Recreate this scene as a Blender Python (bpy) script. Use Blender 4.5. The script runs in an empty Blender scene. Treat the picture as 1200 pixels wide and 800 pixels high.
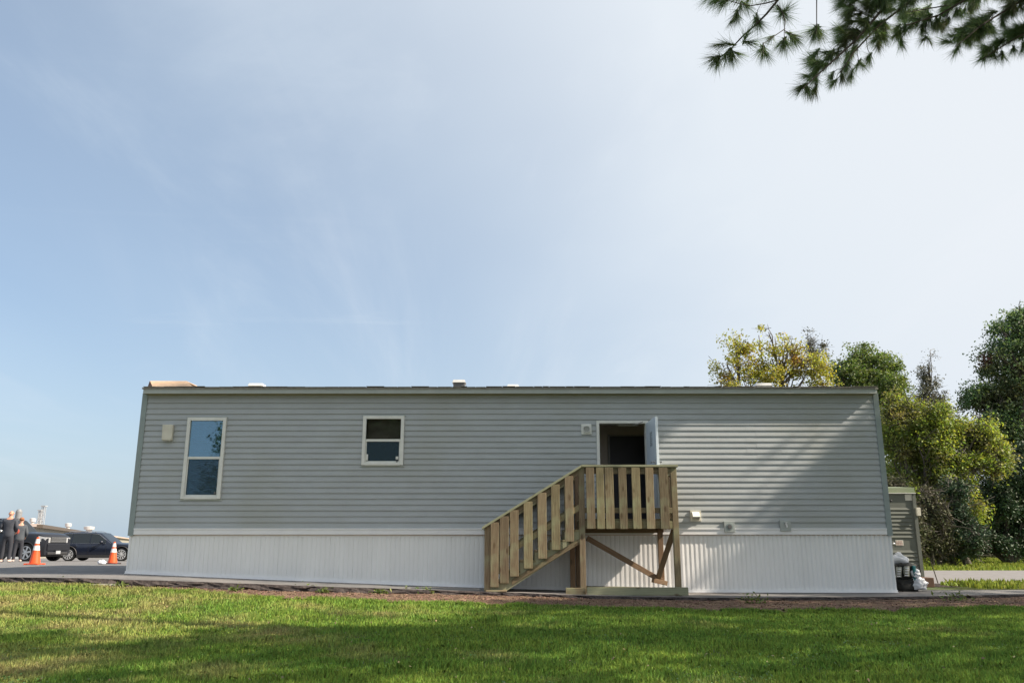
import bpy, bmesh, math, random
import numpy as np
from mathutils import Vector, Matrix, noise
R = math.radians
rnd = random.Random(7)
rs = np.random.RandomState(11)
scene = bpy.context.scene
C = scene.collection

# ---------------------------------------------------------------- camera
F, PITCH, CAMY, CAMZ = 970.0, R(13.7), -15.0, 0.84
CP, SP = math.cos(PITCH), math.sin(PITCH)
def ray(px, py):
    u = (px-600)/F; v = (400-py)/F
    return Vector((u, CP - v*SP, SP + v*CP))
def at(px, py, Y):
    """world point on the plane y=Y"""
    d = ray(px, py); t = (Y-CAMY)/d.y
    return Vector((0, CAMY, CAMZ)) + d*t
def proj(p):
    x, y, z = p[0], p[1]-CAMY, p[2]-CAMZ
    w = y*CP + z*SP; v = -y*SP + z*CP
    if w <= 0.01: return None
    return 600+F*x/w, 400-F*v/w
cam = bpy.data.cameras.new('camera'); camo = bpy.data.objects.new('camera', cam); C.objects.link(camo)
cam.sensor_width = 36; cam.lens = F*36/1200; cam.clip_end = 3000; cam.clip_start = 0.05
camo.location = (0, CAMY, CAMZ); camo.rotation_euler = (R(90)+PITCH, 0, 0)
scene.camera = camo

# ---------------------------------------------------------------- light
SUN_EL, SUN_FRONT = R(39), R(12.5)     # from +X, a little in front of the wall plane
sund = Vector((math.cos(SUN_EL)*math.cos(SUN_FRONT), -math.cos(SUN_EL)*math.sin(SUN_FRONT), math.sin(SUN_EL)))
L = bpy.data.lights.new('sun', 'SUN'); L.energy = 4.6; L.angle = R(0.53); L.color = (1, .88, .73)
lo = bpy.data.objects.new('sun', L); C.objects.link(lo)
lo.rotation_euler = sund.to_track_quat('Z', 'Y').to_euler()
W = bpy.data.worlds.new('World'); scene.world = W; W.use_nodes = True
nt = W.node_tree; N = nt.nodes; K = nt.links
bg = N['Background']
sky = N.new('ShaderNodeTexSky'); sky.sky_type = 'NISHITA'; sky.sun_disc = False
sky.sun_elevation = SUN_EL; sky.sun_rotation = math.atan2(sund.x, sund.y)
sky.air_density = 1.0; sky.dust_density = 2.2; sky.ozone_density = 1.4; sky.altitude = 50
tc = N.new('ShaderNodeTexCoord')
def wn(t, **k):
    n = N.new(t)
    for a, b in k.items(): setattr(n, a, b)
    return n
def wmath(op, a, b=None, clamp=False):
    n = wn('ShaderNodeMath', operation=op); n.use_clamp = clamp
    for i, v in enumerate((a, b)):
        if v is None: continue
        if isinstance(v, (int, float)): n.inputs[i].default_value = v
        else: K.new(v, n.inputs[i])
    return n.outputs[0]
# thin high cloud: project direction on a plane above
sep = wn('ShaderNodeSeparateXYZ'); K.new(tc.outputs['Generated'], sep.inputs[0])
zz = wmath('MAXIMUM', sep.outputs[2], 0.06)
zz = wmath('ADD', zz, 0.10)
cx_ = wmath('DIVIDE', sep.outputs[0], zz); cy_ = wmath('DIVIDE', sep.outputs[1], zz)
cmb = wn('ShaderNodeCombineXYZ'); K.new(cx_, cmb.inputs[0]); K.new(cy_, cmb.inputs[1])
def cloud(rot, scale, sc3, detail, lo_, hi_, dist=1.0, rough=.6):
    mp = wn('ShaderNodeMapping'); mp.inputs['Rotation'].default_value = (0, 0, R(rot)); mp.inputs['Scale'].default_value = sc3
    K.new(cmb.outputs[0], mp.inputs[0])
    nz = wn('ShaderNodeTexNoise'); nz.inputs['Scale'].default_value = scale; nz.inputs['Detail'].default_value = detail
    nz.inputs['Roughness'].default_value = rough; nz.inputs['Distortion'].default_value = dist
    K.new(mp.outputs[0], nz.inputs['Vector'])
    mr = wn('ShaderNodeMapRange'); mr.interpolation_type = 'SMOOTHSTEP'
    mr.inputs[1].default_value = lo_; mr.inputs[2].default_value = hi_
    K.new(nz.outputs[0], mr.inputs[0]); return mr.outputs[0]
c1 = cloud(25, .55, (1, .6, 1), 4, .34, .72, .6, .5)        # broad veil
c2 = cloud(35, 1.1, (1, .28, 1), 7, .50, .78, 1.2, .6)     # cirrus streaks
c3 = cloud(-62, 1.3, (.35, 1.6, 1), 8, .60, .80, .7, .55)    # fine streaks
dotn = wn('ShaderNodeVectorMath', operation='DOT_PRODUCT'); K.new(tc.outputs['Generated'], dotn.inputs[0]); dotn.inputs[1].default_value = sund
glow = wn('ShaderNodeMapRange'); glow.inputs[1].default_value = -.42; glow.inputs[2].default_value = .60
glow.interpolation_type = 'SMOOTHSTEP'
K.new(dotn.outputs['Value'], glow.inputs[0])
veil = wmath('ADD', wmath('MULTIPLY', c1, .20), wmath('MULTIPLY', c2, .12))
veil = wmath('ADD', veil, wmath('MULTIPLY', c3, .14))
hz_ = wmath('POWER', wmath('SUBTRACT', 1.0, wmath('MAXIMUM', sep.outputs[2], 0.0)), 5.0)
veil = wmath('ADD', veil, wmath('MULTIPLY', hz_, .55))
veil = wmath('ADD', wmath('ADD', veil, .08), wmath('MULTIPLY', glow.outputs[0], 1.0), clamp=True)
vc = wn('ShaderNodeMixRGB'); K.new(glow.outputs[0], vc.inputs[0])
vc.inputs[1].default_value = (3.35, 4.2, 5.05, 1); vc.inputs[2].default_value = (4.95, 5.2, 5.5, 1)
mx = wn('ShaderNodeMixRGB'); K.new(veil, mx.inputs[0]); K.new(sky.outputs[0], mx.inputs[1]); K.new(vc.outputs[0], mx.inputs[2])
st_ = wmath('ADD', wmath('MULTIPLY', cloud(78, .9, (1, .16, 1), 8, .50, .80, .9, .6), .34), wmath('MULTIPLY', c3, .08))
st_ = wmath('ADD', st_, wmath('MULTIPLY', c2, .10), clamp=True)
mx2 = wn('ShaderNodeMixRGB'); K.new(st_, mx2.inputs[0]); K.new(mx.outputs[0], mx2.inputs[1]); mx2.inputs[2].default_value = (5.4, 5.55, 5.8, 1)
K.new(mx2.outputs[0], bg.inputs[0]); bg.inputs[1].default_value = 0.085
vs = scene.view_settings; vs.view_transform = 'Standard'; vs.look = 'None'; vs.gamma = 1; vs.exposure = 1.0; vs.use_curve_mapping = False

# ---------------------------------------------------------------- materials
def material(name, col, rough=.6, col2=None, scale=8.0, stretch=(1, 1, 1), bump=0.0, bscale=None, metal=0.0, coord='Object', spec=.5,
             detail=5, lo_=.35, hi_=.65, rand=0.0, trans=0.0, tcol=None, island=0.0, col3=None, scale3=2.0):
    m = bpy.data.materials.new(name); m.use_nodes = True
    n = m.node_tree.nodes; k = m.node_tree.links; b = n['Principled BSDF']
    b.inputs['Roughness'].default_value = rough; b.inputs['Metallic'].default_value = metal
    b.inputs['Specular IOR Level'].default_value = spec
    t = n.new('ShaderNodeTexCoord'); mp = n.new('ShaderNodeMapping'); mp.inputs['Scale'].default_value = stretch
    k.new(t.outputs[coord], mp.inputs[0])
    if rand:
        oi = n.new('ShaderNodeObjectInfo'); cm = n.new('ShaderNodeVectorMath'); cm.operation = 'SCALE'
        cb = n.new('ShaderNodeCombineXYZ'); k.new(oi.outputs['Random'], cb.inputs[0]); k.new(oi.outputs['Random'], cb.inputs[2])
        k.new(cb.outputs[0], cm.inputs[0]); cm.inputs['Scale'].default_value = 40; k.new(cm.outputs[0], mp.inputs['Location'])
    nz = n.new('ShaderNodeTexNoise'); nz.inputs['Scale'].default_value = scale; nz.inputs['Detail'].default_value = detail
    nz.inputs['Roughness'].default_value = .6
    k.new(mp.outputs[0], nz.inputs['Vector'])
    mr = n.new('ShaderNodeMapRange'); mr.inputs[1].default_value = lo_; mr.inputs[2].default_value = hi_; k.new(nz.outputs[0], mr.inputs[0])
    mix = n.new('ShaderNodeMixRGB'); mix.inputs[1].default_value = (*col, 1); mix.inputs[2].default_value = (*(col2 or tuple(c*.85 for c in col)), 1)
    k.new(mr.outputs[0], mix.inputs[0]); out = mix.outputs[0]
    if col3:
        n3 = n.new('ShaderNodeTexNoise'); n3.inputs['Scale'].default_value = scale3; n3.inputs['Detail'].default_value = 4
        k.new(t.outputs[coord], n3.inputs['Vector'])
        m3 = n.new('ShaderNodeMapRange'); m3.inputs[1].default_value = .48; m3.inputs[2].default_value = .68; k.new(n3.outputs[0], m3.inputs[0])
        x3 = n.new('ShaderNodeMixRGB'); x3.inputs[2].default_value = (*col3, 1); k.new(m3.outputs[0], x3.inputs[0]); k.new(out, x3.inputs[1]); out = x3.outputs[0]
    if name.startswith('wood'):
        kp = n.new('ShaderNodeMapping'); kp.inputs['Scale'].default_value = (6, 6, 2.3)
        k.new(t.outputs[coord], kp.inputs[0]); k.new(cm.outputs[0], kp.inputs['Location'])
        vo = n.new('ShaderNodeTexVoronoi'); vo.inputs['Scale'].default_value = 1.3; k.new(kp.outputs[0], vo.inputs['Vector'])
        vr = n.new('ShaderNodeMapRange'); vr.inputs[1].default_value = .10; vr.inputs[2].default_value = .20; k.new(vo.outputs['Distance'], vr.inputs[0])
        kx = n.new('ShaderNodeMixRGB'); kx.inputs[1].default_value = (.12, .085, .045, 1); k.new(vr.outputs[0], kx.inputs[0]); k.new(out, kx.inputs[2]); out = kx.outputs[0]
    if rand or island:
        hs = n.new('ShaderNodeHueSaturation'); k.new(out, hs.inputs['Color'])
        src = None
        if island:
            g = n.new('ShaderNodeNewGeometry'); src = g.outputs['Random Per Island']; a = island
        else: src = oi.outputs['Random']; a = rand
        m2 = n.new('ShaderNodeMapRange'); m2.inputs[3].default_value = 1-a; m2.inputs[4].default_value = 1+a; k.new(src, m2.inputs[0])
        k.new(m2.outputs[0], hs.inputs['Value'])
        m4 = n.new('ShaderNodeMath'); m4.operation = 'MULTIPLY'; m4.inputs[1].default_value = 7.31; k.new(src, m4.inputs[0])
        m5 = n.new('ShaderNodeMath'); m5.operation = 'FRACT'; k.new(m4.outputs[0], m5.inputs[0])
        m6 = n.new('ShaderNodeMapRange'); hw_ = .35 if name.startswith('wood') else 1; m6.inputs[3].default_value = .5-.05*hw_*min(1, a*2.5); m6.inputs[4].default_value = .5+.03*min(1, a*2.5); k.new(m5.outputs[0], m6.inputs[0])
        k.new(m6.outputs[0], hs.inputs['Hue']); out = hs.outputs[0]
    k.new(out, b.inputs['Base Color'])
    if bump:
        bp = n.new('ShaderNodeBump'); bp.inputs['Strength'].default_value = bump; bp.inputs['Distance'].default_value = .01
        if bscale:
            nb = n.new('ShaderNodeTexNoise'); nb.inputs['Scale'].default_value = bscale; nb.inputs['Detail'].default_value = 6
            k.new(mp.outputs[0], nb.inputs['Vector']); k.new(nb.outputs[0], bp.inputs['Height'])
        else: k.new(nz.outputs[0], bp.inputs['Height'])
        k.new(bp.outputs[0], b.inputs['Normal'])
    if trans:
        tr = n.new('ShaderNodeBsdfTranslucent')
        if tcol:
            mm = n.new('ShaderNodeMixRGB'); mm.blend_type = 'MULTIPLY'; mm.inputs[0].default_value = 1; k.new(out, mm.inputs[1]); mm.inputs[2].default_value = (*tcol, 1)
            k.new(mm.outputs[0], tr.inputs[0])
        else: k.new(out, tr.inputs[0])
        ms = n.new('ShaderNodeMixShader'); ms.inputs[0].default_value = trans
        k.new(b.outputs[0], ms.inputs[1]); k.new(tr.outputs[0], ms.inputs[2]); k.new(ms.outputs[0], n['Material Output'].inputs[0])
    return m
def glass_mat(name, tint, refl, rough=.02):
    m = bpy.data.materials.new(name); m.use_nodes = True
    n = m.node_tree.nodes; k = m.node_tree.links; n.remove(n['Principled BSDF'])
    tr = n.new('ShaderNodeBsdfTransparent'); tr.inputs[0].default_value = (*tint, 1)
    gl = n.new('ShaderNodeBsdfGlossy'); gl.inputs['Roughness'].default_value = rough
    gl.inputs['Color'].default_value = (.50, .74, .90, 1)
    lw = n.new('ShaderNodeLayerWeight'); lw.inputs[0].default_value = .5
    ma = n.new('ShaderNodeMath'); ma.operation = 'MULTIPLY_ADD'; ma.inputs[1].default_value = .5; ma.inputs[2].default_value = refl; ma.use_clamp = True
    nz = n.new('ShaderNodeTexNoise'); nz.inputs['Scale'].default_value = 1.6; bp = n.new('ShaderNodeBump'); bp.inputs['Strength'].default_value = .12
    t = n.new('ShaderNodeTexCoord'); k.new(t.outputs['Object'], nz.inputs['Vector']); k.new(nz.outputs[0], bp.inputs['Height']); k.new(bp.outputs[0], gl.inputs['Normal'])
    k.new(lw.outputs['Fresnel'], ma.inputs[0])
    ms = n.new('ShaderNodeMixShader'); k.new(ma.outputs[0], ms.inputs[0]); k.new(tr.outputs[0], ms.inputs[1]); k.new(gl.outputs[0], ms.inputs[2])
    k.new(ms.outputs[0], n['Material Output'].inputs[0]); return m
M = dict(
 siding=material('siding', (.395, .42, .43), .42, (.362, .383, .392), 2.2, (1, 1, 2.5), bump=.25, bscale=3, spec=.45, col3=(.35, .365, .35), scale3=.6),
 trim=material('trim', (.27, .32, .315), .45, scale=3),
 fascia=material('fascia', (.40, .43, .41), .4, (.36, .39, .37), scale=4),
 soffit=material('soffit', (.34, .33, .24), .6, scale=4),
 skirt=material('skirt', (.82, .82, .81), .4, (.77, .77, .76), 1.2, (3, 1, .6), bump=.3, bscale=2.5, spec=.5),
 band=material('band', (.82, .82, .82), .35, (.78, .78, .79), 3),
 white=material('white', (.74, .74, .70), .45, (.66, .66, .62), 6),
 cream=material('cream', (.66, .63, .53), .5, scale=6),
 shingle=material('shingle', (.20, .19, .17), .9, (.30, .28, .25), 30, bump=.6),
 dark=material('dark', (.02, .02, .022), .5),
 interior=material('interior', (.66, .58, .52), .7, (.60, .53, .48), 3),
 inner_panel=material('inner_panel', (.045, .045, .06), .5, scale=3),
 inner_trim=material('inner_trim', (.35, .33, .32), .5),
 door=material('door', (.66, .73, .80), .35, (.62, .69, .76), 3),
 paper=material('paper', (.36, .42, .48), .7, (.5, .56, .62), 60, (1, 1, 4), lo_=.45, hi_=.55),
 metal=material('metal', (.5, .5, .5), .3, metal=1),
 wood=material('wood', (.255, .205, .125), .8, (.145, .108, .062), 5.0, (16, 16, .8), bump=.5, rand=.25, lo_=.3, hi_=.7, spec=.3, col3=(.25, .245, .145), scale3=3.5),
 wood_cap=material('wood_cap', (.30, .31, .20), .65, (.23, .23, .14), 5.0, (14, 14, .8), bump=.3, rand=.10, lo_=.3, hi_=.7),
 wood_red=material('wood_red', (.25, .165, .09), .75, (.15, .09, .05), 5.0, (14, 14, .8), bump=.35, rand=.15, lo_=.3, hi_=.7),
 knot=material('knot', (.07, .045, .025), .8),
 plywood=material('plywood', (.62, .44, .30), .7, (.5, .34, .22), 4, (3, 12, 1)),
 plyend=material('plyend', (.17, .085, .055), .8),
 vent=material('vent', (.72, .72, .70), .4, scale=6), ventdark=material('ventdark', (.12, .12, .12), .5),
 hvac=material('hvac', (.135, .145, .13), .5, (.115, .125, .11), 3, spec=.3), hvac_top=material('hvac_top', (.17, .22, .12), .5, (.2, .23, .15), 6),
 label_white=material('label_white', (.62, .60, .54), .6), label_red=material('label_red', (.40, .20, .17), .6),
 asphalt=material('asphalt', (.185, .18, .178), .92, (.13, .128, .128), 5, bump=.5, bscale=60, spec=.25, col3=(.215, .20, .19), scale3=.5),
 asphalt_edge=material('asphalt_edge', (.085, .07, .065), .95, (.035, .03, .03), 18, bump=1, bscale=40, spec=.2),
 concrete=material('concrete', (.21, .20, .195), .9, (.17, .16, .155), 4, bump=.3, bscale=50),
 dirt=material('dirt', (.175, .115, .078), .95, (.095, .062, .045), 9, bump=1, bscale=40, spec=.15, col3=(.24, .17, .11), scale3=3),
 chip=material('chip', (.27, .175, .12), .9, (.13, .08, .055), 3, island=.5),
 orange=material('orange', (.78, .10, .02), .45, (.68, .09, .02), 6), coneband=material('coneband', (.78, .76, .74), .35),
 conebase=material('conebase', (.05, .03, .03), .7), blackrub=material('blackrub', (.02, .02, .02), .7),
 carblue=material('carblue', (.010, .014, .028), .22, (.012, .016, .03), 3, spec=.55), carblack=material('carblack', (.012, .013, .018), .3, spec=.55),
 carglass=material('carglass', (.012, .016, .018), .05, spec=.7), chromedull=material('chromedull', (.32, .33, .34), .35, metal=.6), tyre=material('tyre', (.018, .018, .018), .8), rim=material('rim', (.62, .63, .64), .35, metal=.3),
 chrome=material('chrome', (.7, .7, .7), .2, metal=1), lamp=material('lamp', (.36, .37, .38), .1, spec=.8), red=material('red', (.35, .01, .01), .2), cladding=material('cladding', (.03, .03, .032), .6),
 skin=material('skin', (.55, .30, .21), .55), hair=material('hair', (.30, .12, .05), .7), jacket=material('jacket', (.035, .04, .052), .8, (.05, .055, .07), 9), trousers=material('trousers', (.03, .032, .042), .85),
 jacket2=material('jacket2', (.05, .06, .075), .8, (.08, .09, .10), 9), vestred=material('vestred', (.45, .09, .06), .8), shoe=material('shoe', (.5, .42, .38), .6),
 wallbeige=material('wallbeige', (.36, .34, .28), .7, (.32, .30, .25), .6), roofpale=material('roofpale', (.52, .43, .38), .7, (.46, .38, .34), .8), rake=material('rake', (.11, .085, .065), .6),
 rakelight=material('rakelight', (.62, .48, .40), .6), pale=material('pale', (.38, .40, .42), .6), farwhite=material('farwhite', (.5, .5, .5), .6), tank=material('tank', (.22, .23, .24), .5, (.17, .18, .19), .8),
 bagblack=material('bagblack', (.010, .011, .010), .5, spec=.3, bump=.6, bscale=20), bagprint=material('bagprint', (.33, .34, .30), .5, (.22, .24, .20), 12), bagteal=material('bagteal', (.02, .15, .16), .5), bagwhite=material('bagwhite', (.74, .76, .80), .35, (.66, .68, .73), 6, bump=.6, bscale=9, trans=.15),
 timber=material('timber', (.12, .065, .04), .8, (.08, .04, .025), 8), stone=material('stone', (.30, .28, .25), .9, (.2, .19, .17), 9, bump=.6),
 bark=material('bark', (.10, .082, .066), .9, (.055, .045, .036), 6, (3, 3, .6), bump=.8), twig=material('twig', (.17, .13, .105), .9, (.10, .08, .065), 6), greybark=material('greybark', (.13, .11, .095), .9, (.08, .068, .06), 6),
 pinebark=material('pinebark', (.06, .045, .035), .9, (.04, .03, .025), 6),
 needles=material('needles', (.15, .225, .11), .45, (.11, .18, .09), 3, trans=.55, tcol=(1.3, 1.3, .8), island=.4, col3=(.075, .080, .035), scale3=2.5),
 leaf_yellow=material('leaf_yellow', (.36, .35, .07), .55, (.20, .25, .055), .9, trans=.45, tcol=(1.6, 1.6, .8), island=.45, col3=(.26, .17, .05), scale3=.9),
 leaf_green=material('leaf_green', (.15, .21, .065), .55, (.10, .155, .055), .8, trans=.33, tcol=(1.4, 1.5, .7), island=.4, col3=(.10, .125, .03), scale3=.7),
 leaf_pale=material('leaf_pale', (.13, .135, .085), .6, (.10, .11, .07), .9, trans=.3, island=.35),
 leaf_arch=material('leaf_arch', (.24, .30, .065), .55, (.14, .20, .05), .9, trans=.45, tcol=(1.6, 1.6, .75), island=.5, col3=(.18, .15, .08), scale3=.8),
 leaf_dark=material('leaf_dark', (.15, .225, .10), .55, (.10, .17, .085), .8, trans=.30, tcol=(1.3, 1.4, .7), island=.4, col3=(.085, .075, .035), scale3=.6),
 leaf_ever=material('leaf_ever', (.032, .075, .036), .6, (.05, .085, .034), 1.2, trans=.15, island=.4),
 leaf_brush=material('leaf_brush', (.085, .105, .04), .7, (.07, .065, .035), 1.2, trans=.25, island=.45),
 dryleaf=material('dryleaf', (.36, .31, .15), .7, (.22, .16, .07), 5, island=.5), clover=material('clover', (.085, .19, .04), .5, (.13, .24, .06), 5, trans=.3, island=.3), leaf_weed=material('leaf_weed', (.12, .19, .035), .6, (.17, .20, .06), 6, trans=.3, island=.3),
)
glass_plain = glass_mat('window_glass_plain', (.74, .74, .72), .0)
glass = glass_mat('window_glass', (.66, .74, .80), .17); screen = glass_mat('insect_screen', (.66, .68, .70), .0, .5)

def grass_mat(name, green, green2, dry, bare=None, island=.35, trans=.35, dry_lo=.50, dry_hi=.70):
    m = bpy.data.materials.new(name); m.use_nodes = True
    n = m.node_tree.nodes; k = m.node_tree.links; b = n['Principled BSDF']; b.inputs['Roughness'].default_value = .6; b.inputs['Specular IOR Level'].default_value = .25
    t = n.new('ShaderNodeTexCoord')
    def nz(scale, lo_, hi_, det=4, off=(0, 0, 0), flat=(1, 1, 0)):
        mp = n.new('ShaderNodeMapping'); mp.inputs['Location'].default_value = off; mp.inputs['Scale'].default_value = flat
        k.new(t.outputs['Object'], mp.inputs[0])
        a = n.new('ShaderNodeTexNoise'); a.inputs['Scale'].default_value = scale; a.inputs['Detail'].default_value = det; a.inputs['Roughness'].default_value = .62
        k.new(mp.outputs[0], a.inputs['Vector'])
        r = n.new('ShaderNodeMapRange'); r.inputs[1].default_value = lo_; r.inputs[2].default_value = hi_; k.new(a.outputs[0], r.inputs[0]); return r.outputs[0]
    def mixc(f, a, bcol):
        x = n.new('ShaderNodeMixRGB'); k.new(f, x.inputs[0])
        if isinstance(a, tuple): x.inputs[1].default_value = (*a, 1)
        else: k.new(a, x.inputs[1])
        x.inputs[2].default_value = (*bcol, 1); return x.outputs[0]
    c = mixc(nz(.9, .35, .65), green, green2)
    # drier to the left of the lawn
    sp = n.new('ShaderNodeSeparateXYZ'); k.new(t.outputs['Object'], sp.inputs[0])
    xr = n.new('ShaderNodeMapRange'); xr.inputs[1].default_value = 1.5; xr.inputs[2].default_value = -4.5; xr.inputs[3].default_value = -.10; xr.inputs[4].default_value = .10; k.new(sp.outputs[0], xr.inputs[0])
    d0 = nz(.75, 0, 1, 7, (3, 1, 0)); ad = n.new('ShaderNodeMath'); k.new(d0, ad.inputs[0]); k.new(xr.outputs[0], ad.inputs[1])
    r = n.new('ShaderNodeMapRange'); r.inputs[1].default_value = dry_lo; r.inputs[2].default_value = dry_hi; k.new(ad.outputs[0], r.inputs[0])
    c = mixc(r.outputs[0], c, dry)
    if island:
        g = n.new('ShaderNodeNewGeometry'); hs = n.new('ShaderNodeHueSaturation'); k.new(c, hs.inputs['Color'])
        m2 = n.new('ShaderNodeMapRange'); m2.inputs[3].default_value = 1-island; m2.inputs[4].default_value = 1+island; k.new(g.outputs['Random Per Island'], m2.inputs[0]); k.new(m2.outputs[0], hs.inputs['Value'])
        m5 = n.new('ShaderNodeMath'); m5.operation = 'MULTIPLY'; m5.inputs[1].default_value = 9.7; k.new(g.outputs['Random Per Island'], m5.inputs[0])
        m7 = n.new('ShaderNodeMath'); m7.operation = 'FRACT'; k.new(m5.outputs[0], m7.inputs[0])
        m6 = n.new('ShaderNodeMapRange'); m6.inputs[3].default_value = .465; m6.inputs[4].default_value = .515; k.new(m7.outputs[0], m6.inputs[0]); k.new(m6.outputs[0], hs.inputs['Hue'])
        c = hs.outputs[0]
    k.new(c, b.inputs['Base Color'])
    if trans:
        tr = n.new('ShaderNodeBsdfTranslucent'); k.new(c, tr.inputs[0]); ms = n.new('ShaderNodeMixShader'); ms.inputs[0].default_value = trans
        k.new(b.outputs[0], ms.inputs[1]); k.new(tr.outputs[0], ms.inputs[2]); k.new(ms.outputs[0], n['Material Output'].inputs[0])
    else:
        bp = n.new('ShaderNodeBump'); bp.inputs['Strength'].default_value = .8; bp.inputs['Distance'].default_value = .02
        a = n.new('ShaderNodeTexNoise'); a.inputs['Scale'].default_value = 45; a.inputs['Detail'].default_value = 4; k.new(t.outputs['Object'], a.inputs['Vector']); k.new(a.outputs[0], bp.inputs['Height']); k.new(bp.outputs[0], b.inputs['Normal'])
    return m
M['blades'] = grass_mat('blades', (.150, .285, .048), (.215, .335, .055), (.38, .36, .14), island=.5)
M['ground'] = grass_mat('ground', (.060, .080, .020), (.085, .095, .025), (.15, .115, .055), island=0, trans=0)
M['farblades'] = grass_mat('farblades', (.17, .235, .03), (.20, .25, .04), (.26, .26, .09))

# ---------------------------------------------------------------- mesh helpers
class MB:
    def __init__(s): s.v = []; s.f = []
    def add(s, vs, fs):
        o = len(s.v); s.v += [tuple(v) for v in vs]; s.f += [tuple(i+o for i in f) for f in fs]; return s
    def box(s, x0, x1, y0, y1, z0, z1):
        return s.add([(x0,y0,z0),(x1,y0,z0),(x1,y1,z0),(x0,y1,z0),(x0,y0,z1),(x1,y0,z1),(x1,y1,z1),(x0,y1,z1)],
                     [(0,3,2,1),(4,5,6,7),(0,1,5,4),(1,2,6,5),(2,3,7,6),(3,0,4,7)])
    def quadbox(s, p, y0, y1):
        """p: four (x,z) corners bl,br,tr,tl in the wall plane, thickness y0..y1 (y0 nearer camera)"""
        a = [(x, y0, z) for x, z in p] + [(x, y1, z) for x, z in p]
        return s.add(a, [(0,1,2,3),(7,6,5,4),(0,4,5,1),(1,5,6,2),(2,6,7,3),(3,7,4,0)])
    def tube(s, pts, rad, n=6, cap=True):
        pts = [Vector(p) for p in pts]; rad = rad if isinstance(rad, (list, tuple)) else [rad]*len(pts)
        o = len(s.v); up = Vector((0.13, .21, 1))
        for i, p in enumerate(pts):
            d = (pts[min(i+1, len(pts)-1)] - pts[max(i-1, 0)]).normalized()
            a = d.cross(up); a = a.normalized() if a.length > 1e-3 else Vector((1, 0, 0)); b = d.cross(a)
            for j in range(n):
                t = 2*math.pi*j/n; s.v.append(tuple(p + (a*math.cos(t)+b*math.sin(t))*rad[i]))
        for i in range(len(pts)-1):
            for j in range(n):
                s.f.append((o+i*n+j, o+i*n+(j+1) % n, o+(i+1)*n+(j+1) % n, o+(i+1)*n+j))
        if cap: s.f.append(tuple(o+j for j in reversed(range(n)))); s.f.append(tuple(o+(len(pts)-1)*n+j for j in range(n)))
        return s
    def lathe(s, c, axis, prof, n=24):
        """prof: (radius, along) list; axis 'x','y','z'"""
        o = len(s.v)
        for r_, h in prof:
            for j in range(n):
                t = 2*math.pi*j/n; a, b = r_*math.cos(t), r_*math.sin(t)
                s.v.append({'z': (c[0]+a, c[1]+b, c[2]+h), 'y': (c[0]+a, c[1]+h, c[2]+b), 'x': (c[0]+h, c[1]+a, c[2]+b)}[axis])
        for i in range(len(prof)-1):
            for j in range(n): s.f.append((o+i*n+j, o+i*n+(j+1) % n, o+(i+1)*n+(j+1) % n, o+(i+1)*n+j))
        s.f.append(tuple(o+j for j in range(n))); s.f.append(tuple(o+(len(prof)-1)*n+j for j in range(n)))
        return s
def wloc(o):
    v = Vector((0, 0, 0))
    while o is not None: v += o.location; o = o.parent
    return v
def obj(name, mb, mat, parent=None, loc=None, smooth=False, bevel=0, label=None):
    me = bpy.data.meshes.new(name)
    base = wloc(parent); off = base if loc is None else Vector(loc)
    me.from_pydata([tuple(Vector(v)-off) for v in mb.v], [], mb.f)
    me.materials.append(M[mat] if isinstance(mat, str) else mat)
    bm = bmesh.new(); bm.from_mesh(me); bmesh.ops.recalc_face_normals(bm, faces=bm.faces); bm.to_mesh(me); bm.free()
    if smooth: me.shade_smooth()
    o = bpy.data.objects.new(name, me); C.objects.link(o)
    o.location = off-base if parent is not None else off
    o.parent = parent
    if bevel:
        b = o.modifiers.new('b', 'BEVEL'); b.width = bevel; b.segments = 2; b.limit_method = 'ANGLE'
    if label: o['label'] = label
    return o
def npobj(name, V, n, mat, parent=None, smooth=False):
    """V: (k*n,3) verts, k faces of n vertices each"""
    V = np.asarray(V, dtype=np.float64).reshape(-1, 3)
    if parent is not None: V = V - np.array(wloc(parent))
    k = len(V)//n; me = bpy.data.meshes.new(name)
    me.vertices.add(len(V)); me.vertices.foreach_set('co', V.astype(np.float32).ravel())
    me.loops.add(len(V)); me.loops.foreach_set('vertex_index', np.arange(len(V), dtype=np.int32))
    me.polygons.add(k); me.polygons.foreach_set('loop_start', np.arange(0, len(V), n, dtype=np.int32))
    me.update(calc_edges=True); me.validate()
    me.materials.append(M[mat] if isinstance(mat, str) else mat)
    o = bpy.data.objects.new(name, me); C.objects.link(o); o.parent = parent
    return o
def thing(name, label, cat, loc=(0, 0, 0), group=None):
    o = bpy.data.objects.new(name, None); C.objects.link(o); o.location = loc; o.empty_display_size = .2
    o['label'] = label; o['category'] = cat
    if group: o['group'] = group
    return o
def struct(o, kind='structure', label=None, cat=None):
    o['kind'] = kind
    if label: o['label'] = label
    if cat: o['category'] = cat
    return o
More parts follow.
